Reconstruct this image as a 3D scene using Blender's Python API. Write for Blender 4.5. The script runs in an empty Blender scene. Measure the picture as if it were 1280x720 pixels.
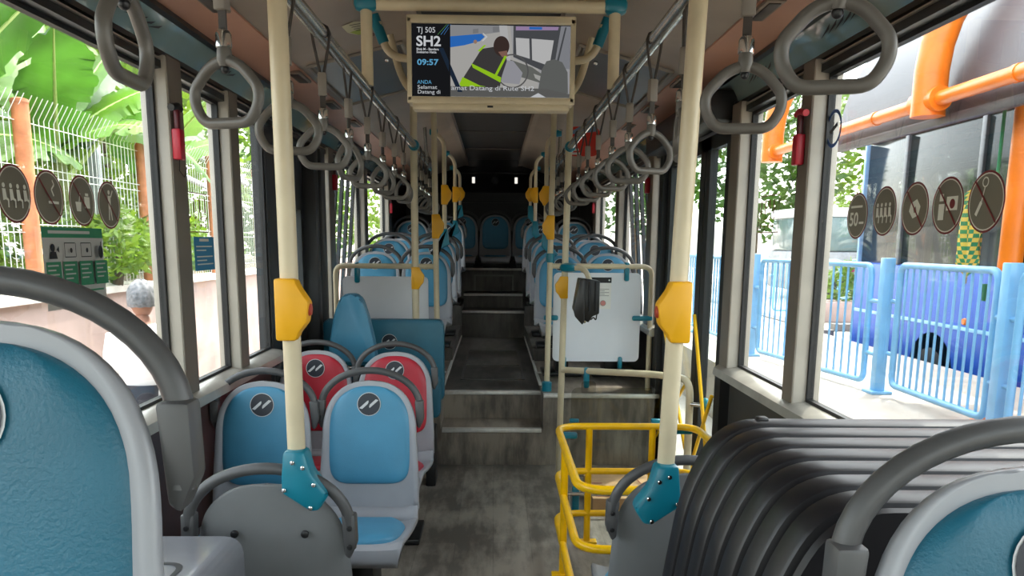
import bpy, bmesh, math, random
from mathutils import Vector, Matrix
random.seed(7)
C = bpy.context.scene.collection
PI = math.pi
R = math.radians

# ------------------------------------------------------------------ camera, sky, sun, exposure
sc = bpy.context.scene
cam_data = bpy.data.cameras.new('camera')
cam = bpy.data.objects.new('camera', cam_data)
C.objects.link(cam)
sc.camera = cam
cam_data.sensor_width = 36.0
cam_data.lens = 28.125
cam_data.shift_y = .09375
cam_data.clip_start = 0.02
YAW, PITCH, ROLL = math.atan(23 / 1000), math.atan(177 / 1000), R(0.5)
fwd = Vector((math.sin(YAW) * math.cos(PITCH), math.cos(YAW) * math.cos(PITCH), -math.sin(PITCH)))
rgt = Vector((math.cos(YAW), -math.sin(YAW), 0))
upv = rgt.cross(fwd)
cr, sr = math.cos(ROLL), math.sin(ROLL)
r2, u2 = rgt * cr + upv * sr, upv * cr - rgt * sr
cam.matrix_world = Matrix(((r2.x, u2.x, -fwd.x, 0), (r2.y, u2.y, -fwd.y, 0), (r2.z, u2.z, -fwd.z, 1.5), (0, 0, 0, 1)))

world = bpy.data.worlds.new('sky')
sc.world = world
world.use_nodes = True
wn = world.node_tree
bg = wn.nodes['Background']
sky = wn.nodes.new('ShaderNodeTexSky')
sky.sky_type = 'NISHITA'
sky.sun_disc = False
sky.sun_elevation = R(62)
sky.sun_rotation = R(20)
sky.air_density = 1.3
sky.dust_density = 2.5
hsv = wn.nodes.new('ShaderNodeHueSaturation')      # hazy tropical sky: paler than the clear-air model
hsv.inputs['Saturation'].default_value = .32
wn.links.new(sky.outputs[0], hsv.inputs['Color'])
wn.links.new(hsv.outputs[0], bg.inputs[0])
bg.inputs[1].default_value = 0.66
sun_d = bpy.data.lights.new('sun', 'SUN')
sun_d.energy = 2.3
sun_d.angle = R(0.6)
sun_d.color = (1.0, 0.95, 0.86)
sun = bpy.data.objects.new('sun', sun_d)
C.objects.link(sun)
# the sun stands high, ahead of the camera and to its right
sun.rotation_euler = Vector((math.sin(R(38)) * math.cos(R(62)), math.cos(R(38)) * math.cos(R(62)), math.sin(R(62)))).to_track_quat('Z', 'Y').to_euler()
vs = sc.view_settings
vs.view_transform = 'Standard'
vs.look = 'None'
vs.gamma = 1.0
vs.use_curve_mapping = False
vs.exposure = 1.3
sc.cycles.use_denoising = True
sc.cycles.max_bounces = 10
sc.cycles.diffuse_bounces = 6
sc.cycles.glossy_bounces = 4
sc.cycles.transparent_max_bounces = 24
sc.cycles.sample_clamp_indirect = 6.0
sc.cycles.caustics_reflective = False
sc.cycles.caustics_refractive = False

# ------------------------------------------------------------------ materials
def lin(c):
    return tuple(((x / 255) / 12.92 if x / 255 <= .04045 else (((x / 255) + .055) / 1.055) ** 2.4) for x in c) + (1,)
MATS = {}
def mat(name, rgb, rough=.5, metal=0., var=.06, scale=6., bump=0., bscale=120., stretch=None, spec=.5, coat=0.):
    if name in MATS: return MATS[name]
    m = bpy.data.materials.new(name); m.use_nodes = True
    n, l = m.node_tree.nodes, m.node_tree.links
    p = n['Principled BSDF']
    p.inputs['Roughness'].default_value = rough
    p.inputs['Metallic'].default_value = metal
    p.inputs['Specular IOR Level'].default_value = spec
    p.inputs['Coat Weight'].default_value = coat
    c = lin(rgb)
    p.inputs['Base Color'].default_value = c
    tc = n.new('ShaderNodeTexCoord'); mp = n.new('ShaderNodeMapping')
    l.new(tc.outputs['Object'], mp.inputs['Vector'])
    if stretch: mp.inputs['Scale'].default_value = stretch
    if var > 0:
        nz = n.new('ShaderNodeTexNoise'); nz.inputs['Scale'].default_value = scale; nz.inputs['Detail'].default_value = 4
        l.new(mp.outputs[0], nz.inputs['Vector'])
        rp = n.new('ShaderNodeValToRGB')
        rp.color_ramp.elements[0].position = .3; rp.color_ramp.elements[1].position = .7
        rp.color_ramp.elements[0].color = tuple(x * (1 - var * 2) for x in c[:3]) + (1,)
        rp.color_ramp.elements[1].color = tuple(min(1, x * (1 + var * 2)) for x in c[:3]) + (1,)
        l.new(nz.outputs['Fac'], rp.inputs[0]); l.new(rp.outputs[0], p.inputs['Base Color'])
    if bump > 0:
        n2 = n.new('ShaderNodeTexNoise'); n2.inputs['Scale'].default_value = bscale; n2.inputs['Detail'].default_value = 3
        l.new(mp.outputs[0], n2.inputs['Vector'])
        b = n.new('ShaderNodeBump'); b.inputs['Strength'].default_value = bump; b.inputs['Distance'].default_value = .002
        l.new(n2.outputs['Fac'], b.inputs['Height']); l.new(b.outputs[0], p.inputs['Normal'])
    MATS[name] = m
    return m
def emit(name, rgb, s=1.0):
    if name in MATS: return MATS[name]
    m = bpy.data.materials.new(name); m.use_nodes = True
    n, l = m.node_tree.nodes, m.node_tree.links
    n.clear(); e = n.new('ShaderNodeEmission'); o = n.new('ShaderNodeOutputMaterial')
    e.inputs[0].default_value = lin(rgb); e.inputs[1].default_value = s
    l.new(e.outputs[0], o.inputs[0]); MATS[name] = m
    return m
def glass(name, tint=(240, 245, 243), refl=.06, rough=0.):
    if name in MATS: return MATS[name]
    m = bpy.data.materials.new(name); m.use_nodes = True
    n, l = m.node_tree.nodes, m.node_tree.links
    n.clear(); o = n.new('ShaderNodeOutputMaterial'); t = n.new('ShaderNodeBsdfTransparent'); g = n.new('ShaderNodeBsdfGlossy')
    t.inputs[0].default_value = lin(tint); g.inputs['Roughness'].default_value = rough
    lw = n.new('ShaderNodeLayerWeight'); lw.inputs[0].default_value = .25
    mr = n.new('ShaderNodeMapRange'); mr.inputs['To Min'].default_value = refl * .5; mr.inputs['To Max'].default_value = min(1, refl * 3.2)
    l.new(lw.outputs['Fresnel'], mr.inputs[0])
    x = n.new('ShaderNodeMixShader'); l.new(mr.outputs[0], x.inputs[0]); l.new(t.outputs[0], x.inputs[1]); l.new(g.outputs[0], x.inputs[2])
    l.new(x.outputs[0], o.inputs[0]); MATS[name] = m
    return m
def leafmat(name, rgb, trans=.45, var=.25, scale=1.5):
    if name in MATS: return MATS[name]
    m = mat(name, rgb, .45, var=var, scale=scale)
    n, l = m.node_tree.nodes, m.node_tree.links
    p = n['Principled BSDF']; o = [x for x in n if x.type == 'OUTPUT_MATERIAL'][0]
    t = n.new('ShaderNodeBsdfTranslucent')
    src = p.inputs['Base Color'].links[0].from_socket
    hs = n.new('ShaderNodeHueSaturation'); hs.inputs['Hue'].default_value = .485; hs.inputs['Value'].default_value = 1.5
    l.new(src, hs.inputs['Color']); l.new(hs.outputs[0], t.inputs[0])
    x = n.new('ShaderNodeMixShader'); x.inputs[0].default_value = trans
    l.new(p.outputs[0], x.inputs[1]); l.new(t.outputs[0], x.inputs[2]); l.new(x.outputs[0], o.inputs[0])
    return m
def woodvinyl(name, dark, light, grain=(1, 1, 1), planks=None):
    m = bpy.data.materials.new(name); m.use_nodes = True
    n, l = m.node_tree.nodes, m.node_tree.links
    p = n['Principled BSDF']; p.inputs['Roughness'].default_value = .45
    tc = n.new('ShaderNodeTexCoord'); mp = n.new('ShaderNodeMapping'); mp.inputs['Scale'].default_value = grain
    l.new(tc.outputs['Object'], mp.inputs[0])
    a = n.new('ShaderNodeTexNoise'); a.inputs['Scale'].default_value = 3.0; a.inputs['Detail'].default_value = 9; a.inputs['Roughness'].default_value = .65
    l.new(mp.outputs[0], a.inputs['Vector'])
    b = n.new('ShaderNodeTexNoise'); b.inputs['Scale'].default_value = 2.2; b.inputs['Detail'].default_value = 5
    l.new(tc.outputs['Object'], b.inputs['Vector'])
    mx = n.new('ShaderNodeMath'); mx.operation = 'ADD'
    l.new(a.outputs['Fac'], mx.inputs[0]); l.new(b.outputs['Fac'], mx.inputs[1])
    src = mx.outputs[0]
    if planks:
        br = n.new('ShaderNodeTexBrick'); br.inputs['Scale'].default_value = 1.0
        br.inputs['Color1'].default_value = (.40, .40, .40, 1); br.inputs['Color2'].default_value = (.60, .60, .60, 1); br.inputs['Mortar'].default_value = (.35, .35, .35, 1)
        br.inputs['Mortar Size'].default_value = .002; br.inputs['Brick Width'].default_value = planks[0]; br.inputs['Row Height'].default_value = planks[1]
        mb_ = n.new('ShaderNodeMapping'); mb_.inputs['Rotation'].default_value = (0, 0, R(90))
        l.new(tc.outputs['Object'], mb_.inputs[0]); l.new(mb_.outputs[0], br.inputs['Vector'])
        m2 = n.new('ShaderNodeMath'); m2.operation = 'MULTIPLY_ADD'; m2.inputs[1].default_value = .55
        l.new(br.outputs['Color'], m2.inputs[0]); l.new(mx.outputs[0], m2.inputs[2])
        m3 = n.new('ShaderNodeMath'); m3.operation = 'SUBTRACT'; m3.inputs[1].default_value = .27
        l.new(m2.outputs[0], m3.inputs[0]); src = m3.outputs[0]
    rp = n.new('ShaderNodeValToRGB'); rp.color_ramp.elements[0].position = .72; rp.color_ramp.elements[1].position = 1.0
    mul = n.new('ShaderNodeMath'); mul.operation = 'MULTIPLY'; mul.inputs[1].default_value = .85
    l.new(src, mul.inputs[0]); l.new(mul.outputs[0], rp.inputs[0])
    rp.color_ramp.elements[0].color = lin(dark); rp.color_ramp.elements[1].color = lin(light)
    l.new(rp.outputs[0], p.inputs['Base Color'])
    bp = n.new('ShaderNodeBump'); bp.inputs['Strength'].default_value = .15; bp.inputs['Distance'].default_value = .002
    l.new(a.outputs['Fac'], bp.inputs['Height']); l.new(bp.outputs[0], p.inputs['Normal'])
    MATS[name] = m
    return m

M_pole = mat('cream_pole_paint', (208, 194, 162), .32, var=.04, scale=9)
M_steel = mat('brushed_steel', (190, 186, 178), .25, .9, var=.05, scale=20)
M_chrome = mat('chrome', (215, 215, 212), .12, 1., var=.02)
M_teal = mat('teal_plastic', (16, 118, 138), .3, var=.04)
M_yel = mat('yellow_box_plastic', (236, 172, 20), .4, var=.04)
M_bar = mat('yellow_bar_paint', (246, 190, 6), .28, var=.05, scale=12)
M_shell = mat('grey_shell_plastic', (154, 156, 160), .36, var=.04, scale=4)
M_shelld = mat('grey_shell_back_plastic', (122, 124, 124), .5, var=.05, scale=4)
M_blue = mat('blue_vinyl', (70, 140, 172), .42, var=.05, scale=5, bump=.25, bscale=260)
M_blued = mat('darkened_blue_vinyl', (28, 98, 120), .42, var=.06, scale=5, bump=.45, bscale=220)  # blue vinyl darkened for the foreground seats' shade; bench uses it too
M_red = mat('red_vinyl', (176, 36, 52), .42, var=.05, scale=5, bump=.25, bscale=260)
M_handle = mat('dark_grey_rubber', (74, 74, 74), .42, var=.06, scale=10)
M_strap = mat('strap_ring_grey', (94, 90, 84), .38, var=.05, scale=12)
M_sleeve = mat('strap_sleeve_grey', (120, 112, 102), .55, var=.05)
M_cord = mat('strap_cord', (52, 44, 38), .6)
M_black = mat('black_plastic', (22, 22, 23), .4, var=.05)
M_rubber = mat('window_gasket_rubber', (16, 16, 17), .55, var=.05)
M_navy = mat('emblem_navy', (22, 30, 42), .4, var=.03)
M_silver = mat('emblem_silver', (198, 200, 200), .4, var=.03)
M_white = mat('white_laminate', (222, 224, 230), .3, var=.02, scale=3)
M_beige = mat('ceiling_beige', (150, 134, 118), .38, var=.06, scale=3)
M_salmon = mat('ceiling_salmon', (192, 142, 118), .42, var=.05, scale=2.5)
M_ceild = mat('ceiling_duct_dark', (62, 56, 52), .5, var=.08, scale=4)
M_cove = mat('teal_cove_gloss', (128, 150, 146), .07, var=.03, coat=.6)
M_pillar = mat('pillar_grey', (178, 172, 160), .4, var=.05, scale=5)
M_pilshade = mat('pillar_inner_shade_taupe', (112, 102, 90), .42, var=.05, scale=5)
M_alu = mat('sill_aluminium', (172, 168, 158), .34, .35, var=.06, scale=10)
M_wallL = mat('maroon_brown_panel', (62, 44, 42), .45, var=.08, scale=5)
M_wallR = mat('charcoal_panel', (58, 57, 54), .5, var=.08, scale=5)
M_dark = mat('charcoal_liner', (44, 45, 47), .5, var=.08, scale=5)
M_floor = woodvinyl('grey_oak_vinyl', (98, 92, 84), (152, 144, 132), (5, 1.2, 1), planks=(1.1, .19))
M_step = woodvinyl('grey_oak_riser', (92, 85, 76), (146, 135, 121), (6, 1, 1.2))
M_floord = woodvinyl('dark_deck_vinyl', (62, 59, 55), (100, 95, 88), (5, 1.2, 1))
M_strip = mat('alu_nosing', (205, 203, 196), .4, .4, var=.05, scale=30)
M_glass = glass('window_glass', (240, 242, 240), .05)
M_glassd = glass('door_glass', (225, 232, 230), .06)
M_acry = glass('clear_acrylic', (236, 236, 233), .05, .05)
M_box = mat('ribbed_box_plastic', (30, 29, 31), .36, var=.08, scale=8, spec=.35)
M_card = mat('cardboard', (190, 152, 108), .8, var=.06, scale=14)
M_paper = mat('white_paper', (228, 226, 222), .7, var=.02)
M_ink = mat('black_ink', (24, 24, 26), .6, var=0)
M_hred = mat('hammer_red', (176, 22, 44), .4, var=.05)

# ------------------------------------------------------------------ mesh helpers
def root_loc(p):
    while p is not None and p.parent is not None: p = p.parent
    return p.location.copy() if p is not None else Vector((0, 0, 0))
class MB:
    """Collects shapes; build() links them as ONE mesh object."""
    def __init__(s): s.v, s.f, s.m, s.mi, s.cur = [], [], [], [], 0
    def use(s, m):
        if m not in s.m: s.m.append(m)
        s.cur = s.m.index(m); return s
    def add(s, vs_, fs, T=None):
        o = len(s.v)
        s.v += [tuple(T @ Vector(q)) if T is not None else tuple(q) for q in vs_]
        s.f += [tuple(i + o for i in f) for f in fs]
        s.mi += [s.cur] * len(fs); return s
    def bm(s, b, T=None):
        b.verts.ensure_lookup_table(); b.verts.index_update()
        s.add([v.co.copy() for v in b.verts], [[v.index for v in f.verts] for f in b.faces], T); b.free(); return s
    def box(s, x0, x1, y0, y1, z0, z1, bev=0., seg=2, T=None):
        b = bmesh.new(); bmesh.ops.create_cube(b, size=1)
        for v in b.verts: v.co = Vector(((x0 + x1) / 2 + v.co.x * (x1 - x0), (y0 + y1) / 2 + v.co.y * (y1 - y0), (z0 + z1) / 2 + v.co.z * (z1 - z0)))
        if bev > 0: bmesh.ops.bevel(b, geom=b.edges[:], offset=bev, segments=seg, profile=.5, affect='EDGES')
        return s.bm(b, T)
    def tube(s, pts, r, seg=10, closed=False, cap=True, T=None, flat=None):
        P = [Vector(p) for p in pts]; n = len(P)
        rr = r if isinstance(r, (list, tuple)) else [r] * n
        tan = []
        for i in range(n):
            a = P[(i - 1) % n] if closed or i > 0 else P[i]
            b = P[(i + 1) % n] if closed or i < n - 1 else P[i]
            d = (b - a); tan.append(d.normalized() if d.length > 1e-9 else Vector((0, 0, 1)))
        ref = Vector((0, 0, 1)) if abs(tan[0].z) < .9 else Vector((1, 0, 0))
        nv = (ref - tan[0] * ref.dot(tan[0])).normalized()
        vs_, fs = [], []
        for i in range(n):
            nv = nv - tan[i] * nv.dot(tan[i])
            if nv.length < 1e-6: nv = tan[i].orthogonal()
            nv.normalize(); bv = tan[i].cross(nv)
            for k in range(seg):
                a = 2 * PI * k / seg
                vs_.append(P[i] + nv * math.cos(a) * rr[i] * (flat or 1) + bv * math.sin(a) * rr[i])
        for i in range(n if closed else n - 1):
            j = (i + 1) % n
            for k in range(seg): fs.append((i * seg + k, i * seg + (k + 1) % seg, j * seg + (k + 1) % seg, j * seg + k))
        if cap and not closed:
            fs.append(tuple(range(seg))[::-1]); fs.append(tuple((n - 1) * seg + k for k in range(seg)))
        return s.add(vs_, fs, T)
    def prism(s, poly, h0, h1, axis='y', T=None, bev=0.):
        """2-D polygon extruded along an axis: y uses (x,z), x uses (y,z), z uses (x,y)."""
        f = {'y': lambda p, h: (p[0], h, p[1]), 'x': lambda p, h: (h, p[0], p[1]), 'z': lambda p, h: (p[0], p[1], h)}[axis]
        b = bmesh.new()
        A = [b.verts.new(f(p, h0)) for p in poly]; B = [b.verts.new(f(p, h1)) for p in poly]
        b.faces.new(A); b.faces.new(B[::-1]); n = len(poly)
        for i in range(n): b.faces.new((A[i], A[(i + 1) % n], B[(i + 1) % n], B[i]))
        bmesh.ops.recalc_face_normals(b, faces=b.faces[:])
        if bev > 0: bmesh.ops.bevel(b, geom=[e for e in b.edges], offset=bev, segments=2, profile=.5, affect='EDGES')
        return s.bm(b, T)
    def grid(s, fn, nu, nv, T=None, closeu=False):
        vs_ = [fn(i / (nu if closeu else nu - 1), j / (nv - 1)) for j in range(nv) for i in range(nu)]
        fs = []
        for j in range(nv - 1):
            for i in range(nu if closeu else nu - 1):
                k = (i + 1) % nu
                fs.append((j * nu + i, j * nu + k, (j + 1) * nu + k, (j + 1) * nu + i))
        return s.add(vs_, fs, T)
    def lathe(s, prof, c, seg=20, axis='z', T=None):
        c = Vector(c); vs_, fs = [], []
        for r, h in prof:
            for k in range(seg):
                a = 2 * PI * k / seg; u, w = r * math.cos(a), r * math.sin(a)
                vs_.append(c + Vector({'z': (u, w, h), 'y': (u, h, w), 'x': (h, u, w)}[axis]))
        for i in range(len(prof) - 1):
            for k in range(seg): fs.append((i * seg + k, i * seg + (k + 1) % seg, (i + 1) * seg + (k + 1) % seg, (i + 1) * seg + k))
        fs.append(tuple(range(seg))); fs.append(tuple((len(prof) - 1) * seg + k for k in range(seg))[::-1])
        return s.add(vs_, fs, T)
    def ball(s, c, r, seg=14, sc_=(1, 1, 1)):
        prof = [(math.sin(PI * i / 10) * r + 1e-5, -math.cos(PI * i / 10) * r) for i in range(11)]
        return s.lathe(prof, (0, 0, 0), seg, T=Matrix.Translation(c) @ Matrix.Diagonal((*sc_, 1)))
    def build(s, name, m=None, parent=None, smooth=40, mods=()):
        me = bpy.data.meshes.new(name)
        off = root_loc(parent)
        me.from_pydata([(v[0] - off.x, v[1] - off.y, v[2] - off.z) for v in s.v], [], s.f)
        mm = list(s.m) if s.m else [m]
        for q in mm: me.materials.append(q)
        if len(mm) > 1: me.polygons.foreach_set('material_index', s.mi)
        b = bmesh.new(); b.from_mesh(me); bmesh.ops.recalc_face_normals(b, faces=b.faces[:]); b.to_mesh(me); b.free()
        if smooth:
            me.polygons.foreach_set('use_smooth', [True] * len(me.polygons)); me.set_sharp_from_angle(angle=R(smooth))
        me.update()
        o = bpy.data.objects.new(name, me); C.objects.link(o); o.parent = parent
        return o
def tag(o, label=None, cat=None, group=None, kind=None):
    for k, v in (('label', label), ('category', cat), ('group', group), ('kind', kind)):
        if v: o[k] = v
    return o
def thing(name, label, cat, loc=(0, 0, 0), group=None):
    o = bpy.data.objects.new(name, None); C.objects.link(o); o.location = loc; o.empty_display_size = .05
    return tag(o, label, cat, group)
def struct(name, mb, m, parent=None, **k):
    o = mb.build(name, m, parent, **k)
    if parent is None: o['kind'] = 'structure'
    return o
KIDS = {}
def copy_tree(o, parent=None):
    c = o.copy(); C.objects.link(c); c.parent = parent
    for ch in [x for x in bpy.data.objects if x.parent == o]: copy_tree(ch, c)
    return c
def place(proto, used, loc, rz, label, group=None, cat=None):
    """first call places the prototype itself, later calls place copies of it and of its parts"""
    o = proto if not used else copy_tree(proto)
    used.append(o); o.location = loc; o.rotation_euler = (0, 0, rz)
    tag(o, label, cat, group)
    return o
def fillet(pts, r, n=6, closed=False):
    P = [Vector(p) for p in pts]; out = []; N = len(P)
    for i in range(N):
        if not closed and i in (0, N - 1): out.append(P[i]); continue
        a, b, c = P[i - 1], P[i], P[(i + 1) % N]
        d1, d2 = (a - b), (c - b); q = min(r, d1.length * .49, d2.length * .49)
        p0, p1 = b + d1.normalized() * q, b + d2.normalized() * q
        for k in range(n + 1):
            t = k / n; out.append(p0 * (1 - t) ** 2 + b * 2 * t * (1 - t) + p1 * t * t)
    return out
def rrect(x0, x1, z0, z1, r, n=5):
    out = []
    for cx, cz, a0 in ((x1 - r, z1 - r, 0), (x0 + r, z1 - r, 90), (x0 + r, z0 + r, 180), (x1 - r, z0 + r, 270)):
        for k in range(n + 1):
            a = R(a0 + 90 * k / n); out.append((cx + r * math.cos(a), cz + r * math.sin(a)))
    return out
TXT = {}
def text_geo(s, bold=False):
    if (s, bold) in TXT: return TXT[(s, bold)]
    cu = bpy.data.curves.new('t', 'FONT'); cu.body = s; cu.resolution_u = 3
    if bold: cu.offset = .022
    o = bpy.data.objects.new('t', cu); C.objects.link(o)
    bpy.context.view_layer.update()
    me = bpy.data.meshes.new_from_object(o.evaluated_get(bpy.context.evaluated_depsgraph_get()))
    vs_ = [tuple(v.co) for v in me.vertices]; fs = [tuple(p.vertices) for p in me.polygons]
    bpy.data.objects.remove(o); bpy.data.curves.remove(cu); bpy.data.meshes.remove(me)
    TXT[(s, bold)] = (vs_, fs); return vs_, fs
class Flat:
    """Printed matter: coloured shapes laid in layers on a plane (u to the right, v up as a reader sees it)."""
    def __init__(s, o, u, v, lift=.0006):
        s.mb = MB(); s.o, s.u, s.v_ = Vector(o), Vector(u), Vector(v); s.n = s.u.cross(s.v_).normalized(); s.lift = lift; s.k = 0
    def P(s, a, b): return s.o + s.u * a + s.v_ * b + s.n * (s.lift * s.k)
    def poly(s, pts, m, up=1):
        s.k += up; s.mb.use(m).add([s.P(*p) for p in pts], [tuple(range(len(pts)))]); return s
    def rect(s, a0, b0, a1, b1, m, up=1): return s.poly([(a0, b0), (a1, b0), (a1, b1), (a0, b1)], m, up)
    def disc(s, a, b, r, m, seg=28, up=1, ry=None): return s.poly([(a + r * math.cos(2 * PI * k / seg), b + (ry or r) * math.sin(2 * PI * k / seg)) for k in range(seg)], m, up)
    def ring(s, a, b, r, w, m, seg=32):
        s.k += 1; vs_, fs = [], []
        for k in range(seg):
            c, d = math.cos(2 * PI * k / seg), math.sin(2 * PI * k / seg)
            vs_ += [s.P(a + r * c, b + r * d), s.P(a + (r - w) * c, b + (r - w) * d)]
        for k in range(seg):
            j = (k + 1) % seg; fs.append((2 * k, 2 * j, 2 * j + 1, 2 * k + 1))
        s.mb.use(m).add(vs_, fs); return s
    def line(s, a0, b0, a1, b1, w, m, up=1):
        d = Vector((a1 - a0, b1 - b0)); d.normalize(); nx, ny = -d.y * w / 2, d.x * w / 2
        return s.poly([(a0 + nx, b0 + ny), (a0 - nx, b0 - ny), (a1 - nx, b1 - ny), (a1 + nx, b1 + ny)], m, up)
    def text(s, t, a, b, h, m, width=None, bold=False):
        s.k += 1; vs_, fs = text_geo(t, bold); sx = h / .72
        w = max(v[0] for v in vs_); ax = (width / w) if width else sx
        s.mb.use(m).add([s.P(a + v[0] * ax, b + v[1] * sx) for v in vs_], fs); return s
    def build(s, name, parent=None):
        return s.mb.build(name, None, parent, smooth=0)
# ------------------------------------------------------------------ the bus body
XL, XR, CX = -1.18, 1.14, -.02
SILL, WTOP = .93, 2.08
Y0, Y1 = -3.2, 10.95
struct('floor', MB().box(XL - .03, XR + .03, Y0, 5.32, -.06, 0), M_floor)
# raised rear deck: aisle with its recessed step, and the seat podiums on both sides
AX0, AX1 = -.36, .335
mb = MB().box(AX0, AX1, 5.65, 8.97, 0, .446).box(AX0, AX1, 8.95, 9.47, 0, .74).box(AX0, AX1, 9.45, 10.02, 0, .90)
struct('floor_aisle', mb, M_floord)
struct('floor_step', MB().box(AX0, AX1, 5.30, 5.66, 0, .25), M_step)
struct('floor_step', MB().box(AX0, AX1, 5.642, 5.655, .25, .445), M_step)
struct('floor_back', MB().box(XL, XR, 10.0, Y1, 0, 1.18), M_floord)
for nm, a, b in (('left', XL, AX0), ('right', AX1, XR)):
    struct('floor_podium_' + nm, MB().box(a, b, 5.30, 6.86, 0, .49), M_step)
    struct('floor_podium_' + nm, MB().box(a, b, 6.85, 8.76, 0, .60).box(a, b, 8.75, 10.02, 0, .81), M_floord)
nos = []
def nosing(x0, x1, y, z): struct('trim_nosing', MB().box(x0, x1, y - .012, y + .03, z - .004, z + .006, .003).box(x0, x1, y - .012, y - .006, z - .022, z, .002), M_strip)
nosing(AX0 + .01, AX1 - .01, 5.30, .25); nosing(AX0 - .02, AX1, 5.64, .446)
nosing(AX1 + .0, XR - .02, 5.30, .49); nosing(XL, AX0 - .01, 5.30, .49)
nosing(AX0, AX1, 8.95, .74); nosing(AX0, AX1, 9.45, .90); nosing(AX0, AX1, 10.0, 1.18)
nosing(AX0 - .16, AX0, 6.2, .493); nosing(AX1, AX1 + .16, 6.2, .493)
for x in (AX0, AX1): struct('trim_nosing', MB().box(x - .012, x + .012, 5.65, 8.7, .488, .497, .003), M_strip)
struct('trim_floor_hatch', (lambda m: [m.box(*q, .446, .4505) for q in ((-.26, .24, 6.13, 6.16), (-.26, .24, 7.84, 7.87), (-.26, -.24, 6.13, 7.87), (.22, .24, 6.13, 7.87), (-.24, .22, 6.88, 6.91))] and m)(MB()), mat('hatch_trim_dull', (92, 90, 86), .4, .4))
struct('trim_riser_hatch', (lambda m: [m.box(*q) for q in ((-.25, .24, 9.992, 10.0, 1.085, 1.105), (-.25, -.23, 9.992, 10.0, .91, 1.1), (.22, .24, 9.992, 10.0, .91, 1.1))] and m)(MB()), mat('hatch_trim', (120, 118, 112), .4, .5))

# side walls
struct('wall_left', MB().box(XL - .05, XL + .003, Y0, Y1, -.25, SILL - .03).box(XL - .05, XL + .005, Y0, Y1, WTOP, 2.32).box(XL - .05, XL + .003, 8.92, Y1, SILL - .1, WTOP + .02), M_wallL)
struct('wall_right', MB().box(XR - .003, XR + .05, Y0, 3.78, -.25, SILL - .03).box(XR - .003, XR + .05, 5.40, Y1, -.25, SILL - .03).box(XR - .005, XR + .05, Y0, Y1, WTOP, 2.32).box(XR - .003, XR + .05, 8.92, Y1, SILL - .1, WTOP + .02), M_wallR)
mb = MB().box(XL - .05, XR + .05, Y1, Y1 + .05, -.2, 2.6)
struct('wall_back', mb, M_dark)
struct('wall_front', MB().box(XL - .05, XR + .05, Y0 - .05, Y0, -.3, .75).box(XL - .05, XR + .05, Y0 - .05, Y0, 2.2, 2.6), M_dark)
w = struct('window_1', MB().box(XL, XR, Y0 - .02, Y0, .75, .80).box(XL, XR, Y0 - .02, Y0, 2.15, 2.2), M_rubber)
MB().box(XL, XR, Y0 - .016, Y0 - .010, .80, 2.15).build('pane', M_glass, w)

WN = [1]
def window(x, y0, y1, z0=SILL, z1=WTOP, label=None, g=.022):
    WN[0] += 1
    a, b = x - .012, x + .012
    m = MB().box(a, b, y0, y1, z0, z0 + g).box(a, b, y0, y1, z1 - g, z1).box(a, b, y0, y0 + g, z0 + g, z1 - g).box(a, b, y1 - g, y1, z0 + g, z1 - g)
    o = struct('window_%d' % WN[0], m, M_rubber)
    MB().box(x - .003, x + .003, y0 + g, y1 - g, z0 + g, z1 - g).build('pane', M_glass, o, smooth=0)
    return o
def pillar(side, y0, y1, z0=SILL - .02, z1=2.12):
    xa, xb = (XL - .04, XL + .055) if side < 0 else (XR - .06, XR + .04)
    m = MB().use(M_pillar).box(xa, xb, y0, y1, z0, z1, .008)
    xi = xb if side < 0 else xa
    m.use(M_pilshade).box(xi - .002, xi + .002, y0 + .008, y1 - .004, z0, z1)  # thin dark sheet: shade of the unlit inner face put into its colour
    struct('trim_window_pillar', m, None)
LW = [(-3.1, -1.2), (-1.1, .55), (.66, 2.905), (3.03, 3.555), (3.665, 4.20), (5.36, 5.61), (5.77, 7.11), (7.27, 8.71)]
RW = [(-3.1, -1.2), (-1.1, .35), (.46, 2.83), (2.92, 3.645), (5.40, 5.61), (5.77, 7.11), (7.27, 8.71)]
for a, b in LW: window(XL, a, b)
for a, b in RW: window(XR, a, b)
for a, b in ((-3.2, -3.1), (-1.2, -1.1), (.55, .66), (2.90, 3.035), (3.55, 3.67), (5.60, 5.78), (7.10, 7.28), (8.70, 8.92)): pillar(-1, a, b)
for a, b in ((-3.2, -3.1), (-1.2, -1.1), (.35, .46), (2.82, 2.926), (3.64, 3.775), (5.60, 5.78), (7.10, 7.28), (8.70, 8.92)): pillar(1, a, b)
# sills
def sill(side, y0, y1):
    x = XL if side < 0 else XR; s = -side
    p = [(x, SILL - .05), (x, SILL + .012), (x + s * .06, SILL + .004), (x + s * .085, SILL - .012), (x + s * .09, SILL - .045), (x + s * .07, SILL - .055)]
    struct('trim_window_sill', MB().prism(p, y0, y1, 'y'), M_alu)
sill(-1, Y0, 4.2); sill(-1, 5.4, 8.9); sill(1, Y0, 3.775); sill(1, 5.40, 8.9)
# slanted dark bars behind the rear side panes
for x, ys in ((XL - .03, (5.85, 6.1, 6.35, 6.6)), (XR + .03, (5.85, 6.1, 6.35, 6.6))):
    for y in ys:
        struct('trim_slanted_bar', MB().prism([(y - .02, SILL), (y + .03, SILL), (y + .53, WTOP), (y + .48, WTOP)], x - .012, x + .012, 'x'), M_rubber)

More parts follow.
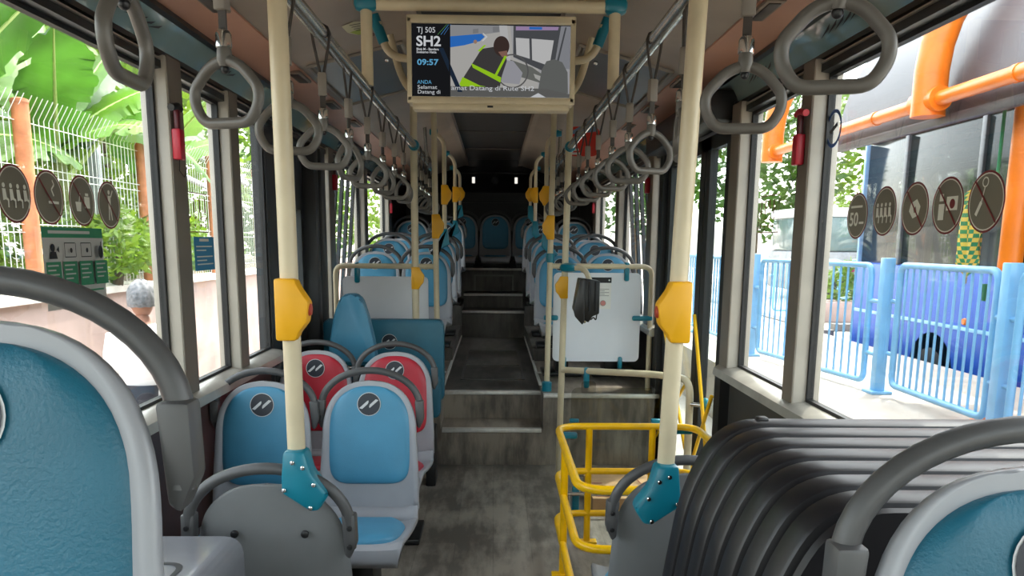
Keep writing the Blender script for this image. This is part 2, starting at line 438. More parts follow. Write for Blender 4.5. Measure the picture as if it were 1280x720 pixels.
# ceiling: salmon edge panels, beige slopes, dark central duct
def strip2(pts, m):                              # a folded sheet running the length of the bus, 8 mm thick
    o = MB()
    for (a, za), (b, zb) in zip(pts[:-1], pts[1:]):
        o.prism([(CX + a, za), (CX + b, zb), (CX + b, zb + .012), (CX + a, za + .012)], Y0, Y1, 'y')
    return o
mb = MB()
for s in (-1, 1):
    mb.use(M_salmon)
    for (a, za), (b, zb) in (((1.07, 2.255), (.90, 2.292)),):
        mb.prism([(CX + s * a, za), (CX + s * b, zb), (CX + s * b, zb + .012), (CX + s * a, za + .012)], Y0, Y1, 'y')
    mb.use(M_beige)
    mb.prism([(CX + s * .90, 2.30), (CX + s * .33, 2.448), (CX + s * .33, 2.462), (CX + s * .90, 2.314)], Y0, Y1, 'y')
    mb.prism([(CX + s * .352, 2.44), (CX + s * .31, 2.44), (CX + s * .31, 2.52), (CX + s * .352, 2.52)], Y0, Y1, 'y')
mb.use(M_ceild).box(CX - .34, CX + .34, Y0, Y1, 2.50, 2.54)
o = struct('ceiling', mb, None)
struct('ceiling_roof', MB().box(XL - .08, XR + .08, Y0 - .1, Y1 + .1, 2.56, 2.60).box(XL - .08, XL - .05, Y0, Y1, 2.3, 2.58).box(XR + .05, XR + .08, Y0, Y1, 2.3, 2.58), M_dark)
for s in (-1, 1):
    x = lambda a: CX + s * a
    struct('trim_cove_panel', MB().prism([(x(1.135), 2.135), (x(1.08), 2.245), (x(1.09), 2.252), (x(1.145), 2.142)], Y0, 9.2, 'y'), M_cove)
    struct('trim_cove_frame', MB().prism([(x(1.16), 2.07), (x(1.12), 2.075), (x(1.12), 2.10), (x(1.16), 2.10)], Y0, 9.2, 'y').prism([(x(1.14), 2.112), (x(1.118), 2.118), (x(1.128), 2.14), (x(1.15), 2.14)], Y0, 9.2, 'y').prism([(x(1.082), 2.228), (x(1.066), 2.236), (x(1.07), 2.262), (x(1.095), 2.262)], Y0, 9.2, 'y'), mat('cove_frame_black', (20, 26, 28), .35))
    struct('trim_cove_line', MB().prism([(x(1.135), 2.10), (x(1.116), 2.103), (x(1.118), 2.109), (x(1.137), 2.112)], Y0, 9.2, 'y'), M_alu)
    # printed swoosh marks along the cove panel
    for y in (.9, 1.8, 2.68, 3.45):
        f = Flat((x(1.108) - s * .006, y, 2.188), (0, -s * 2.6, 0), (-s * .55, 0, 1.1), .0004)
        for k in range(5):
            f.poly([(-.05 + k * .021, -.010), (-.035 + k * .021, .0), (-.012 + k * .021, .014), (-.020 + k * .021, .002)], M_ink)
        tag(f.build('batik_mark'), None, None, None, 'structure')
# rear ceiling end: lower dark header with two small lamps and a camera dome
struct('ceiling_rear_header', MB().prism([(10.2, 2.5), (10.95, 2.15), (10.95, 2.5)], XL, XR, 'x'), M_dark)
struct('trim_rear_line', MB().box(-.62, .60, 10.91, 10.95, 2.02, 2.035).tube(fillet([(-.62, 10.6, 2.25), (-.45, 10.4, 2.36), (.42, 10.4, 2.36), (.6, 10.6, 2.25)], .1), .012), M_black)

# ------------------------------------------------------------------ doors
d = struct('door_1', MB().box(XL - .05, XL + .02, 4.20, 4.62, -.2, WTOP + .04).box(XL - .05, XL + .02, 4.92, 5.38, -.2, WTOP + .04).box(XL - .05, XL + .02, 4.62, 4.92, -.2, 1.15).box(XL - .05, XL + .02, 4.62, 4.92, 1.68, WTOP + .04).box(XL - .01, XL + .10, 4.98, 5.08, 0, WTOP, .02).box(XL, XL + .08, 5.26, 5.38, 0, WTOP, .02), M_dark)
MB().box(XL - .02, XL - .015, 4.62, 4.92, 1.15, 1.68).build('pane', M_glassd, d)
f = Flat((XL - .008, 4.68, 1.36), (0, 1, 0), (0, 0, 1))
f.rect(0, 0, .18, .28, M_paper)
for k in range(6): f.line(.02, .24 - k * .036, .16, .24 - k * .036, .010, M_navy)
tag(f.build('door_notice'), 'white notice on the narrow pane of the black left door', 'notice')
dr = struct('door_2', MB().box(XR - .05, XR + .04, 3.775, 3.87, -.02, WTOP).box(XR - .05, XR + .04, 5.30, 5.40, -.02, WTOP).box(XR - .05, XR + .04, 3.775, 5.40, WTOP - .02, WTOP + .06), M_rubber)
for y0, y1 in ((3.88, 4.36), (4.37, 5.29)):
    lf = MB().box(XR - .02, XR + .02, y0, y0 + .10, .02, 2.05).box(XR - .02, XR + .02, y1 - .09, y1, .02, 2.05).box(XR - .02, XR + .02, y0, y1, .02, .1).box(XR - .02, XR + .02, y0, y1, 1.98, 2.05).build('leaf', M_rubber, dr)
    MB().box(XR - .004, XR + .004, y0 + .09, y1 - .08, .1, 1.98).build('pane', M_glassd, lf)
    MB().tube([(XR - .05, y0 + .03, .35), (XR - .05, y1 - .03, 1.12)], .010).build('grab_bar', M_bar, dr)
    MB().tube([(XR - .05, y1 - .03, .20), (XR - .05, y0 + .03, .75)], .010).build('grab_bar', M_bar, dr)
MB().box(XR - .16, XR - .02, 3.8, 5.38, 2.06, 2.2, .02).build('motor_cover', M_black, dr)
# ------------------------------------------------------------------ seats
def back_pt(z): return .0 + (z - .36) * .16          # y of the backrest front face at height z
def shell_mesh(m):
    prof = []                                           # (y, z, half width, lip)
    for i in range(25):
        t = i / 24; z = .925 - (.925 - .40) * t ** 1.8
        k = (.925 - z) / .22
        hw = .193 * (1 - max(0, 1 - k) ** 2.4) ** (1 / 2.4) if k < 1 else .193 + .011 * min(1, (k - 1) / .9)
        prof.append((back_pt(z), z, max(hw, .002), .024 * min(1, k * 1.2)))
    for a in range(1, 6):
        q = PI / 2 * a / 5; prof.append((back_pt(.40) - .05 * math.sin(q) * .9, .40 - .05 * (1 - math.cos(q)), .204, .022))
    for i in range(1, 8):
        t = i / 7; prof.append((back_pt(.40) - .045 - .41 * t, .35 + .055 * t ** 1.3, .204 - .012 * t * t, .02))
    prof.append((prof[-1][0] - .02, .395, .185, .01)); prof.append((prof[-1][0] - .008, .365, .175, 0)); prof.append((prof[-1][0] + .01, .335, .17, 0))
    nb = 25
    def fn(u, v):
        j = int(round(v * (len(prof) - 1))); y, z, hw, lip = prof[j]; q = 2 * u - 1
        e = abs(q) ** 5 * lip
        return (q * hw, y - e, z) if j < nb else (q * hw, y, z + e)
    m.grid(fn, 21, len(prof)); return m
def make_shell(name, mt, parent):
    o = shell_mesh(MB()).build(name, mt, parent)
    sd = o.modifiers.new('thickness', 'SOLIDIFY'); sd.thickness = .014; sd.offset = 0
    return o
def pad(m, P, N, z0, z1, W, th, ntop, nbot, wtop=1., wbot=1.):
    """cushion: P(s) gives a point of the carrier's centre line for s in 0..1, N its outward direction"""
    def fn(u, v):
        s = (1 - math.cos(PI * v)) / 2; q = -math.cos(PI * u); d = 2 * s - 1
        n = ntop if d > 0 else nbot
        wl = (wbot + (wtop - wbot) * s)
        hw = W * wl * max(0, 1 - abs(d) ** n) ** (1 / n)
        e = 1 - abs(q) ** 6; e2 = 1 - abs(d) ** 8
        h = th * max(0, min(e, e2)) ** .5
        p = P(s); nn = N(s)
        return (q * hw, p[0] + nn[0] * h, p[1] + nn[1] * h)
    m.grid(fn, 29, 37); return m
NB = Vector((0, -1, .16)).normalized()
def stripes(f, r):
    f.k += 1
    for sx in (-1, 1):                                  # two parallel slanted bars, each with one rounded end
        p = [(-.86, -.36), (-.60, -.44), (-.10, .02), (-.02, .20), (-.06, .34), (-.22, .22)]
        f.poly([(-sx * a * r * .95, -sx * b * r * .95) if sx > 0 else (a * r * .95, b * r * .95) for a, b in p], M_silver, 0)
def emblem(parent, z=.835, y=None, r=.049, lift=.0345):
    y0 = back_pt(z) - lift
    f = Flat((0, y0, z), (1, 0, 0), (0, .158, .987), .0012)
    f.disc(0, 0, r, M_silver); f.disc(0, 0, r * .94, M_navy)
    stripes(f, r)
    return f.build('emblem', parent)
def make_seat(name, cover, shell=None, bolts=False, base=0., pan=True):
    t = thing(name, 'seat', 'seat')
    make_shell('shell', shell or M_shell, t)
    P = lambda s: (back_pt(.50 + .405 * s) - .006, .50 + .405 * s)
    bc = pad(MB(), P, lambda s: (NB.y, NB.z), 0, 0, .174, .026, 2.35, 5, 1, 1).build('back_cushion', cover, t)
    emblem(bc)
    P2 = lambda s: (back_pt(.40) - .06 - .385 * s, .362 + .048 * s ** 1.3)
    if pan: pad(MB(), P2, lambda s: (0, 1), 0, 0, .172, .03, 4, 3, .96, 1).build('seat_cushion', cover, t)
    arch = [(-.205, back_pt(.75) + .012, .75), (-.206, back_pt(.80) + .012, .80)]
    for k in range(25):
        a = PI - PI * k / 24
        arch.append((.205 * math.cos(a), back_pt(.82) + .012 + .01 * math.sin(a), .82 + .148 * math.sin(a)))
    arch += [(.206, back_pt(.80) + .012, .80), (.205, back_pt(.75) + .012, .75)]
    MB().tube(arch, .0150, 14).build('grab_handle', M_handle, t)
    for s in (-1, 1):
        m = MB().prism([(s * .186, .845), (s * .222, .845), (s * .224, .765), (s * .206, .725), (s * .193, .735)], back_pt(.79) - .008, back_pt(.79) + .030, 'y', bev=.006)
        br = m.build('side_bracket', M_handle, t)
        if bolts:
            for z in (.76, .81): MB().lathe([(.007, 0), (.007, .004), (.003, .005)], (s * .207, back_pt(.79) + .030, z), 10, 'y').build('bracket_bolt', M_black, br)
    if bolts:
        for x in (-.09, .09):
            y = back_pt(.79) + .012
            MB().lathe([(.010, 0), (.010, .006), (.005, .008)], (x, y + .002, .79), 14, 'y').build('bolt', M_black, t)
    m = MB().box(-.16, .16, -.40, .02, max(base, .30), .345, .004)
    if base < .28: m.box(-.05, .05, -.26, -.04, base + .005, .31, .006).box(-.15, .15, -.30, .0, base, base + .03, .006)
    m.build('pedestal', M_black, t)
    return t
G_ST = 'moulded bus passenger seats'
bluep = make_seat('passenger_chair', M_blue); ub = []
redp = make_seat('passenger_chair', M_red); ur = []
def hy(y): return y - back_pt(.82) - .012            # seat origin so that its handle arch stands at depth y
place(bluep, ub, (-.517, hy(3.306), 0), 0, 'light blue seat nearest the aisle in the front left pair', G_ST)
place(bluep, ub, (-.95, hy(3.28), 0), 0, 'light blue seat by the left window, just left of the thick cream pole', G_ST)
place(redp, ur, (-.52, hy(4.20), 0), 0, 'red seat on the aisle side, behind the light blue aisle seat', G_ST)
place(redp, ur, (-.945, hy(4.25), 0), 0, 'red seat by the left wall, behind the light blue window seat', G_ST)
rows = [(6.40, .495, 'first'), (7.25, .60, 'second'), (8.10, .605, 'third'), (9.25, .81, 'fourth')]
for y, z, nm in rows:
    for x, sd in ((-.935, 'left window seat'), (-.535, 'left aisle seat'), (.895, 'right window seat'), (.52, 'right aisle seat')):
        place(bluep, ub, (x, hy(y), z), 0, 'blue %s in the %s row of the raised rear deck' % (sd, nm), G_ST)
backp = make_seat('passenger_chair', M_blue, base=.265); uk = []
for x, nm in ((-.41, 'left of the middle one'), (.01, 'the middle one'), (.43, 'right of the middle one')):
    place(backp, uk, (x, hy(10.40), .915), 0, 'blue seat of the rearmost row against the back wall, ' + nm, G_ST)
teal = make_seat('passenger_chair', M_blued, base=.311); teal2 = make_seat('passenger_chair', M_blued, base=-.34); ut = []  # foreground pair: same blue covers, their shade put into the colour
place(teal, ut, (-.535, hy(.835), .49), 0, 'large shade-darkened blue seat filling the lower left foreground, on the left wheel box', G_ST)
place(teal2, [], (.585, hy(.815), .34), 0, 'shade-darkened blue seat cut off in the lower right corner, beside the black ribbed box', G_ST)
rear = make_seat('passenger_chair', M_blue, M_shelld, bolts=True, base=.035); rear2 = make_seat('passenger_chair', M_blue, M_shelld, bolts=True, base=.075); uu = []
place(rear, uu, (-.575, 1.985 + back_pt(.82), -.035), PI, 'grey seat shell turned away from the camera at the left cream pole', G_ST)
place(rear2, [], (.55, 2.22 + back_pt(.82), -.075), PI, 'grey seat shell turned away, half hidden by the black ribbed box', G_ST)

# flip-up bench with its tall tapered pad, left, ahead of the rear deck
t = thing('folding_bench', 'wide teal blue fold-up bench back standing against the left rear deck', 'bench', (-.67, 5.0, 0))
o = MB().prism(rrect(-1.07, -.315, .50, 1.02, .04), 5.0, 5.08, 'y', bev=.014).build('backrest', M_blued, t)
emblem_o = Flat((-.655, 4.998, .88), (1, 0, 0), (0, 0, 1), .0012); emblem_o.disc(0, 0, .049, M_silver).disc(0, 0, .046, M_navy)
stripes(emblem_o, .049)
emblem_o.build('emblem', o)
o = MB().prism(rrect(-1.05, -.33, .42, .68, .04), 4.86, 4.96, 'y', bev=.014).build('folded_seat', M_blued, t)
MB().box(-1.0, -.38, 4.80, 4.865, .30, .66, .012).build('underframe', M_black, t)
for k, (x, z) in enumerate(((-.40, .62), (-.40, .46), (-.40, .34), (-.62, .62))):
    MB().lathe([(.011, 0), (.011, -.005), (.004, -.008)], (x, 4.80, z), 12, 'y').build('bolt', M_chrome, t)
MB().box(-.42, -.36, 4.78, 5.0, .16, .36, .01).box(-.98, -.92, 4.78, 5.0, .0, .36, .01).box(-.42, -.36, 4.8, 5.0, 0, .18, .008).build('hinge_arm', M_black, t)
t = thing('wheelchair_backrest', 'tall tapered blue pad clamped upright in front of the folded bench', 'backrest', (-.83, 4.7, 0))
poly = [(-.975, .80), (-.685, .80), (-.70, .92), (-.735, 1.08), (-.765, 1.17), (-.80, 1.20), (-.86, 1.20), (-.895, 1.17), (-.93, 1.08), (-.96, .92)]
MB().prism([(p.x, p.z) for p in fillet([Vector((a, 0, b)) for a, b in poly], .03, 4, True)], 4.65, 4.75, 'y', bev=.016).build('pad', M_blue, t)
MB().tube([(-1.06, 4.7, .76), (-.62, 4.7, .76)], .016).tube([(-.98, 4.75, .72), (-.66, 4.75, .72)], .014).tube([(-.96, 4.72, 0), (-.96, 4.72, .8)], .014).tube([(-.70, 4.72, 0), (-.70, 4.72, .8)], .014).build('carrier_bar', M_steel, t)
for x in (-.73, -.70, -.94): MB().lathe([(.026, -.03), (.03, -.01), (.03, .02), (.02, .03)], (x, 4.68, .76 - .03 * (x > -.72)), 14, 'x').build('clamp', M_teal, t)
MB().box(-1.06, -1.0, 4.67, 4.71, .78, .815, .006).build('latch', M_bar, t)

# black ribbed wheel box, right foreground
prof = [(1.645, .02), (1.63, .004)]
y = 1.63
for k in range(7):
    prof += [(y, 0), (y - .046, 0), (y - .052, .004), (y - .056, .016), (y - .074, .016), (y - .078, .004)]; y -= .082
prof += [(y, 0), (y - .012, .004)]
base = fillet([(.33, 0, 0), (.355, 0, .72), (.40, 0, 1.00), (.475, 0, 1.14), (XR - .008, 0, 1.14)], .15, 8)
ctr = Vector((.95, 0, .6))
vsx, fsx = [], []
for yy, g in prof:
    for p in base:
        dv = (p - Vector((.85, 0, min(p.z, .80)))); dv.y = 0
        q = p - dv.normalized() * g if p.z > .02 else p - Vector((-1, 0, 0)) * g
        if abs(p.x - (XR - .008)) < 1e-4: q = Vector((p.x, 0, p.z - g))
        vsx.append((q.x, yy, q.z))
nb_ = len(base)
for j in range(len(prof) - 1):
    for i in range(nb_ - 1): fsx.append((j * nb_ + i, j * nb_ + i + 1, (j + 1) * nb_ + i + 1, (j + 1) * nb_ + i))
m = MB().add(vsx, fsx)
for j in (0, len(prof) - 1):
    n0 = len(m.v); m.add([m.v[j * nb_ + i] for i in range(nb_)] + [(XR - .008, prof[j][0], 0)], [tuple(range(nb_ + 1))])
t = thing('ribbed_wheel_box', 'big glossy black ribbed box along the right wall in the foreground', 'wheel box', (.75, 1.3, 0))
m.build('housing', M_box, t, smooth=35)
MB().box(.548, .572, 1.61, 1.634, 1.136, 1.146, .004).build('latch', M_black, t)
# smooth wheel box, left foreground
t = thing('wheel_box', 'smooth silver grey wheel box between the two left foreground seats', 'wheel box', (-.85, 1.3, 0))
MB().prism([(p.x, p.z) for p in fillet([(-1.145, 0, 0), (-.60, 0, 0), (-.60, 0, .80), (-1.145, 0, .80)], .05, 6, True)], .62, 1.85, 'y', bev=.01).build('housing', mat('wheel_box_grey', (150, 152, 158), .22, .3, var=.05), t)
q = rrect(-1.10, -.67, .9, 1.68, .04)
q2 = rrect(-1.088, -.682, .912, 1.668, .034)
MB().add([(a, b, .8012) for a, b in q] + [(a, b, .8012) for a, b in q2], [(i, (i + 1) % len(q), len(q) + (i + 1) % len(q), len(q) + i) for i in range(len(q))]).build('lid_seam', M_ink, t)
# ------------------------------------------------------------------ grab rails, poles, straps
RLX, RRX, RZ = -.50, .465, 2.085
def rail(x, nm):
    t = thing('grab_rail', 'long steel overhead grab rail above the %s seats' % nm, 'rail', (x, 0, RZ), 'overhead grab rails')
    MB().tube([(x, -2.6, RZ), (x, 6.65, RZ)], .021, 14).build('tube', M_steel, t)
    for y in (-1.6, 1.80, 5.13, 6.62):
        MB().lathe([(.027, -.03), (.033, -.024), (.033, .024), (.027, .03)], (x, y, RZ), 14, 'y').build('joint', M_teal, t)
    for y in (-.6, 6.63):
        s = -1 if x < 0 else 1
        MB().tube([(x, y, RZ), (x + s * .05, y, RZ + .12), (x + s * .06, y, 2.40)], .014).build('hanger', M_steel, t)
rail(RLX, 'left'); rail(RRX, 'right')

def button(t, x, y, z, sx, w=.03, h=.14, red=False):
    """yellow stop-button housing clamped round a pole; sx is the side its bulge faces"""
    p = [(-.024, -h / 2), (.024, -h / 2), (.030, -h * .38), (.052, -h * .20), (.058, h * .12), (.034, h * .36), (.026, h / 2), (-.024, h / 2)]
    o = MB().prism([(x + sx * a, z + b) for a, b in p], y - w, y + w * .6, 'y', bev=.006).build('stop_button_box', M_yel, t)
    if red: MB().lathe([(.016, 0), (.014, .006), (.006, .008)], (0, 0, 0), 14, 'x', T=Matrix.Translation((x + sx * .054, y - .008, z + .0)) @ Matrix.Rotation(0 if sx > 0 else PI, 4, 'Z')).build('push_button', mat('push_red', (170, 60, 40), .4), o)
def bracket(t, x, y, z, sx, k=1.):
    """teal clamp that joins a pole's foot to a seat's grab handle"""
    p = [(-.027, .062), (.027, .062), (.042, .005), (.076, -.040), (.080, -.055), (.056, -.092), (.036, -.093), (-.034, -.046), (-.034, -.012)]
    o = MB().prism([(x + sx * a * k, z + b * k) for a, b in p], y - .034, y + .03, 'y', bev=.009).build('seat_bracket', M_teal, t)
    for a, b in ((-.003, .035), (.022, .022), (.048, -.022), (-.026, -.036), (.038, -.082)): MB().lathe([(.0055, 0), (.0055, -.004), (.003, -.005)], (x + sx * a * k, y - .034, z + b * k), 10, 'y').build('bracket_screw', M_chrome, o)
G_P = 'cream stanchion poles'
# the two foreground poles run from the rail down to the turned-away seats
for x, y, zb, yb, sx, nm in ((RLX, 1.965, .91, 1.33, 1, 'left'), (.470, 1.965, .865, 1.33, -1, 'right')):
    t = thing('stanchion_pole', 'thick cream foreground pole on the %s with yellow button box and teal foot clamp' % nm, 'pole', (x, y, zb), G_P)
    xb = -.500 if sx > 0 else .452
    MB().tube([(x, y, RZ + .02), (xb + (.002 if sx > 0 else -.012), y + .01, zb + .02)], .0222, 18).build('tube', M_pole, t)
    MB().lathe([(.030, -.03), (.034, -.02), (.034, .02), (.028, .03)], (x, y, RZ + .005), 16, 'z').build('top_joint', M_teal, t)
    button(t, xb + (-.004 if sx > 0 else .004), y, 1.335, sx, .032, .15, True)
    bracket(t, xb + (.004 if sx > 0 else -.012), y, zb + (.012 if sx > 0 else .022), sx)
# poles at the front edge of the rear deck
t = thing('stanchion_pole', 'cream pole ahead of the left white panel, with a yellow button box', 'pole', (-.505, 5.17, 0), G_P)
MB().tube([(-.505, 5.17, 0), (-.505, 5.17, 2.40)], .0225, 14).build('tube', M_pole, t); button(t, -.505, 5.17, 1.27, 1)
t = thing('stanchion_pole', 'cream pole that carries the black card reader beside the right white panel', 'pole', (.445, 5.13, 0), G_P)
MB().tube([(.432, 5.13, 0), (.462, 5.13, 2.40)], .0205, 14).build('tube', M_pole, t); button(t, .445, 5.13, 1.22, -1)
MB().lathe([(.022, -.03), (.05, -.02), (.06, 0), (.05, .02), (.022, .03)], (.47, 5.11, 1.345), 16, 'z').build('clamp', M_teal, t)
for x0, x1, sx, nm in ((-.385, -.40, 1, 'left'), (.365, .385, -1, 'right')):
    t = thing('stanchion_pole', 'cream pole standing on the %s edge of the raised aisle floor' % nm, 'pole', (x0, 5.44, .49), G_P)
    MB().tube([(x0, 5.44, .49), (x1, 5.44, 2.42)], .019, 14).build('tube', M_pole, t)
    MB().lathe([(.034, 0), (.034, .06), (.022, .07)], (x0, 5.44, .49), 16).build('foot', M_teal, t)
    button(t, (x0 + x1) / 2, 5.44, 1.60, sx, .028, .16)
    if sx < 0: MB().lathe([(.028, -.03), (.03, 0), (.028, .03)], (x0 + .01, 5.44, 1.40), 14).build('clamp', M_teal, t)
# seat poles of the rear deck, bent at the top towards the ceiling
for y, zb, zt, zbt, nm in ((6.40, 1.51, 2.33, 1.86, 'first'), (8.10, 1.62, 2.35, 1.96, 'third'), (9.25, 1.82, 2.32, 2.03, 'fourth')):
    for s in (-1, 1):
        x = -.392 if s < 0 else .402
        t = thing('stanchion_pole', 'slim bent-topped pole rising from the %s aisle seat of the %s deck row' % ('left' if s < 0 else 'right', nm), 'pole', (x, y, zb), G_P)
        MB().tube(fillet([(x, y, zb - .02), (x, y, zt - .06), (x + s * .10, y, zt + .02)], .08), .0168, 12).build('tube', M_pole, t)
        MB().lathe([(.022, -.03), (.027, 0), (.022, .03)], (x + s * .08, y, zt), 12, 'x').build('top_joint', M_teal, t)
        button(t, x, y, zbt, -s, .026, .15)
        MB().prism([(x - .024, zb + .09), (x + .024, zb + .09), (x + .04 , zb - .03), (x + s * .10 - .0 * s, zb - .10), (x + s * .06, zb - .14), (x - .03, zb - .04)][::1], y - .03, y + .03, 'y', bev=.006).build('seat_bracket', M_teal, t)

def make_strap():
    t = thing('strap_handle', 'strap', 'strap handle')
    m = MB()
    for s in (-1, 1):
        m.tube([(0, 0, .0255), (s * .018, 0, .017), (s * .025, 0, .0), (s * .021, 0, -.03), (s * .004, 0, -.115)], .0042, 8)
    m.build('cord_loop', M_cord, t)
    MB().box(-.0125, .0125, -.010, .010, -.172, -.108, .003).build('sleeve', M_sleeve, t)
    MB().box(-.008, .008, -.002, .002, -.210, -.168).tube([(-.010, 0, -.210), (.010, 0, -.210)], .0035, 8).build('webbing', M_cord, t)
    MB().lathe([(.004, -.202), (.012, -.208), (.0145, -.214), (.0145, -.236), (.012, -.238)], (0, 0, 0), 14).build('ferrule', M_chrome, t)
    ring = fillet([(-.0, 0, -.256), (.034, 0, -.268), (.070, 0, -.308), (.070, 0, -.336), (.050, 0, -.370), (-.050, 0, -.370), (-.070, 0, -.336), (-.070, 0, -.308), (-.034, 0, -.268)], .022, 5, True)
    m = MB().tube(ring, .0102, 12, closed=True)
    m.lathe([(.0125, -.237), (.0135, -.245), (.0145, -.258), (.010, -.270)], (0, 0, 0), 14)
    g = m.build('ring', M_strap, t)
    MB().ball((0, 0, -.274), .008).build('rivet', M_black, g)
    return t
strap = make_strap(); us = []
ORD = ['nearest', 'second', 'third', 'fourth', 'fifth', 'sixth', 'seventh', 'eighth', 'ninth', 'tenth', 'eleventh', 'twelfth', 'thirteenth']
SL = [1.16, 1.57, 2.03, 2.44, 2.86, 3.27, 3.70, 4.12, 4.53, 5.35, 5.66, 6.0, 6.34]
AL = [92, -19, 10, 12, 66, 8, 55, 14, 60, 10, 30, 12, 25]
AR = [-14, -8, 84, 20, -10, 12, -8, 14, -12, 10, -16, 8, 18]
for k, y in enumerate(SL):
    place(strap, us, (RLX, y, RZ), R(AL[k]), 'grey strap handle on the left overhead rail, %s from the camera' % ORD[k], 'strap handles on the left rail')
for k, y in enumerate([1.15, 1.56, 2.08, 2.47, 2.88, 3.28, 3.72, 4.14, 4.56, 5.35, 5.69, 6.03, 6.37]):
    place(strap, us, (RRX, y, RZ), R(AR[k]), 'grey strap handle on the right overhead rail, %s from the camera' % ORD[k], 'strap handles on the right rail')

# ------------------------------------------------------------------ passenger display and its arch
t = thing('display_arch', 'cream tube arch with teal corner joints round the passenger display', 'arch', (0, 3.2, 2.08))
yA = 3.22
MB().tube([(-.487, yA, 2.38), (.452, yA, 2.38)], .025, 14).build('crossbar', M_pole, t)
for x in (-.487, .452):
    MB().tube([(x, yA, RZ), (x, yA, 2.38)], .022, 14).build('post', M_pole, t)
    MB().box(x - .045, x + .045, yA - .034, yA + .034, 2.352, 2.412, .02).build('corner_joint', M_teal, t)
for s in (-1, 1):
    e = -.487 if s < 0 else .452
    MB().tube(fillet([(e + -s * .03, yA + .10, 2.34), (e - s * .06, yA + .12, 2.22), (-.30 if s < 0 else .27, yA + .10, 2.20)], .07), .015, 12).build('brace', M_pole, t)
    MB().tube([(e - s * .012, yA + .10, 2.365), (e - s * .05, yA + .11, 2.265)], .021, 12).build('brace_joint', M_teal, t)
    MB().tube(fillet([(e + -s * .05, yA + .3, 2.34), (e - s * .10, yA + .3, 2.15), (-.28 if s < 0 else .26, yA + .12, 2.05)], .1), .015, 12).build('brace', M_pole, t)
TX0, TX1, TZ0, TZ1, TY = -.334, .303, 1.997, 2.337, 3.19
t = thing('passenger_display', 'wide cream-framed passenger display hanging across the aisle', 'screen', (0, TY, TZ0))
m = MB().box(TX0, TX1, TY, TY + .02, TZ0 + .022, TZ0 + .048, .004).box(TX0, TX1, TY, TY + .02, TZ1 - .03, TZ1, .004).box(TX0, TX0 + .018, TY, TY + .02, TZ0 + .03, TZ1 - .01, .003).box(TX1 - .020, TX1, TY, TY + .02, TZ0 + .03, TZ1 - .01, .003)
m.box(TX0 + .004, TX1 - .004, TY + .015, TY + .09, TZ0 + .022, TZ1 - .002, .004).box(TX0 + .02, TX1 - .02, TY + .004, TY + .08, TZ0, TZ0 + .024, .004)
m.build('cabinet', M_pole, t)
MB().box(-.03, -.008, TY + .002, TY + .006, TZ0 + .009, TZ0 + .016).build('sensor_window', M_ink, t)
E1 = .25
ek = lambda n, c: emit('screen_' + n, c, E1)
S0x, S0z, SW, SH = TX0 + .018, TZ0 + .048, TX1 - TX0 - .038, TZ1 - TZ0 - .078
f = Flat((S0x, TY + .012, S0z), (1, 0, 0), (0, 0, 1), .0004)
X = lambda a: a * SW; Z = lambda b: b * SH
rc = lambda a, b, c, d, m_: f.rect(X(a), Z(b), X(c), Z(d), m_)
pg = lambda pts, m_: f.poly([(X(a), Z(b)) for a, b in pts], m_)
rc(0, 0, 1, 1, ek('black', (30, 31, 34)))
rc(.243, 0, 1, .985, ek('pale', (182, 182, 184)))
pg([(.243, .0), (.243, .80), (.55, .92), (.55, .985), (.62, .985), (.64, .55), (.80, .40), (.80, 0)], ek('wallgrey', (196, 194, 190)))
pg([(.243, .80), (.243, .985), (.58, .985), (.57, .90), (.44, .86)], ek('ceilgrey', (160, 161, 164)))
pg([(.243, .68), (.243, .83), (.44, .87), (.46, .83), (.43, .77), (.33, .71)], ek('signblue', (52, 122, 214)))
pg([(.44, .77), (.465, .83), (.445, .88), (.452, .88), (.478, .83), (.45, .77)], ek('white', (225, 228, 232)))
f.disc(X(.40), Z(.76), .007, ek('skin', (176, 140, 120)))
pg([(.385, .87), (.42, .88), (.42, .94), (.385, .93)], ek('post', (140, 141, 144))); pg([(.51, .89), (.55, .90), (.55, .97), (.51, .965)], ek('post', (140, 141, 144)))
pg([(.55, .985), (.60, .985), (.625, .50), (.58, .45)], ek('post2', (206, 206, 206)))
pg([(.64, .985), (.94, .985), (.90, .42), (.82, .38), (.64, .56)], ek('framedark', (86, 88, 92)))
pg([(.655, .975), (.925, .975), (.92, .93), (.655, .92)], ek('posters', (176, 150, 190))); pg([(.74, .97), (.82, .97), (.82, .935), (.74, .935)], ek('signblue', (52, 122, 214)))
pg([(.655, .82), (.74, .81), (.745, .535), (.66, .59)], ek('window', (214, 214, 214)))
pg([(.755, .81), (.895, .79), (.87, .44), (.76, .52)], ek('window', (214, 214, 214)))
pg([(.94, .985), (1, .985), (1, .40), (.90, .40)], ek('pale2', (150, 152, 158)))
pg([(.91, .45), (.965, .97), (.975, .97), (.92, .42)], ek('framedark', (86, 88, 92)))
pg([(.62, .52), (.76, .42), (.84, .30), (.82, .20), (.66, .30)], ek('dash', (118, 120, 116)))
pg([(.77, .33), (.84, .28), (.85, .18), (.78, .27)], ek('panel', (190, 190, 186)))
pg([(.55, .52), (.64, .50), (.70, .34), (.68, .18), (.58, .2), (.52, .30)], ek('cloth', (172, 172, 180)))
for r_ in (.062,): f.ring(X(.635), Z(.36), r_, .005, ek('wheel', (100, 100, 100)))
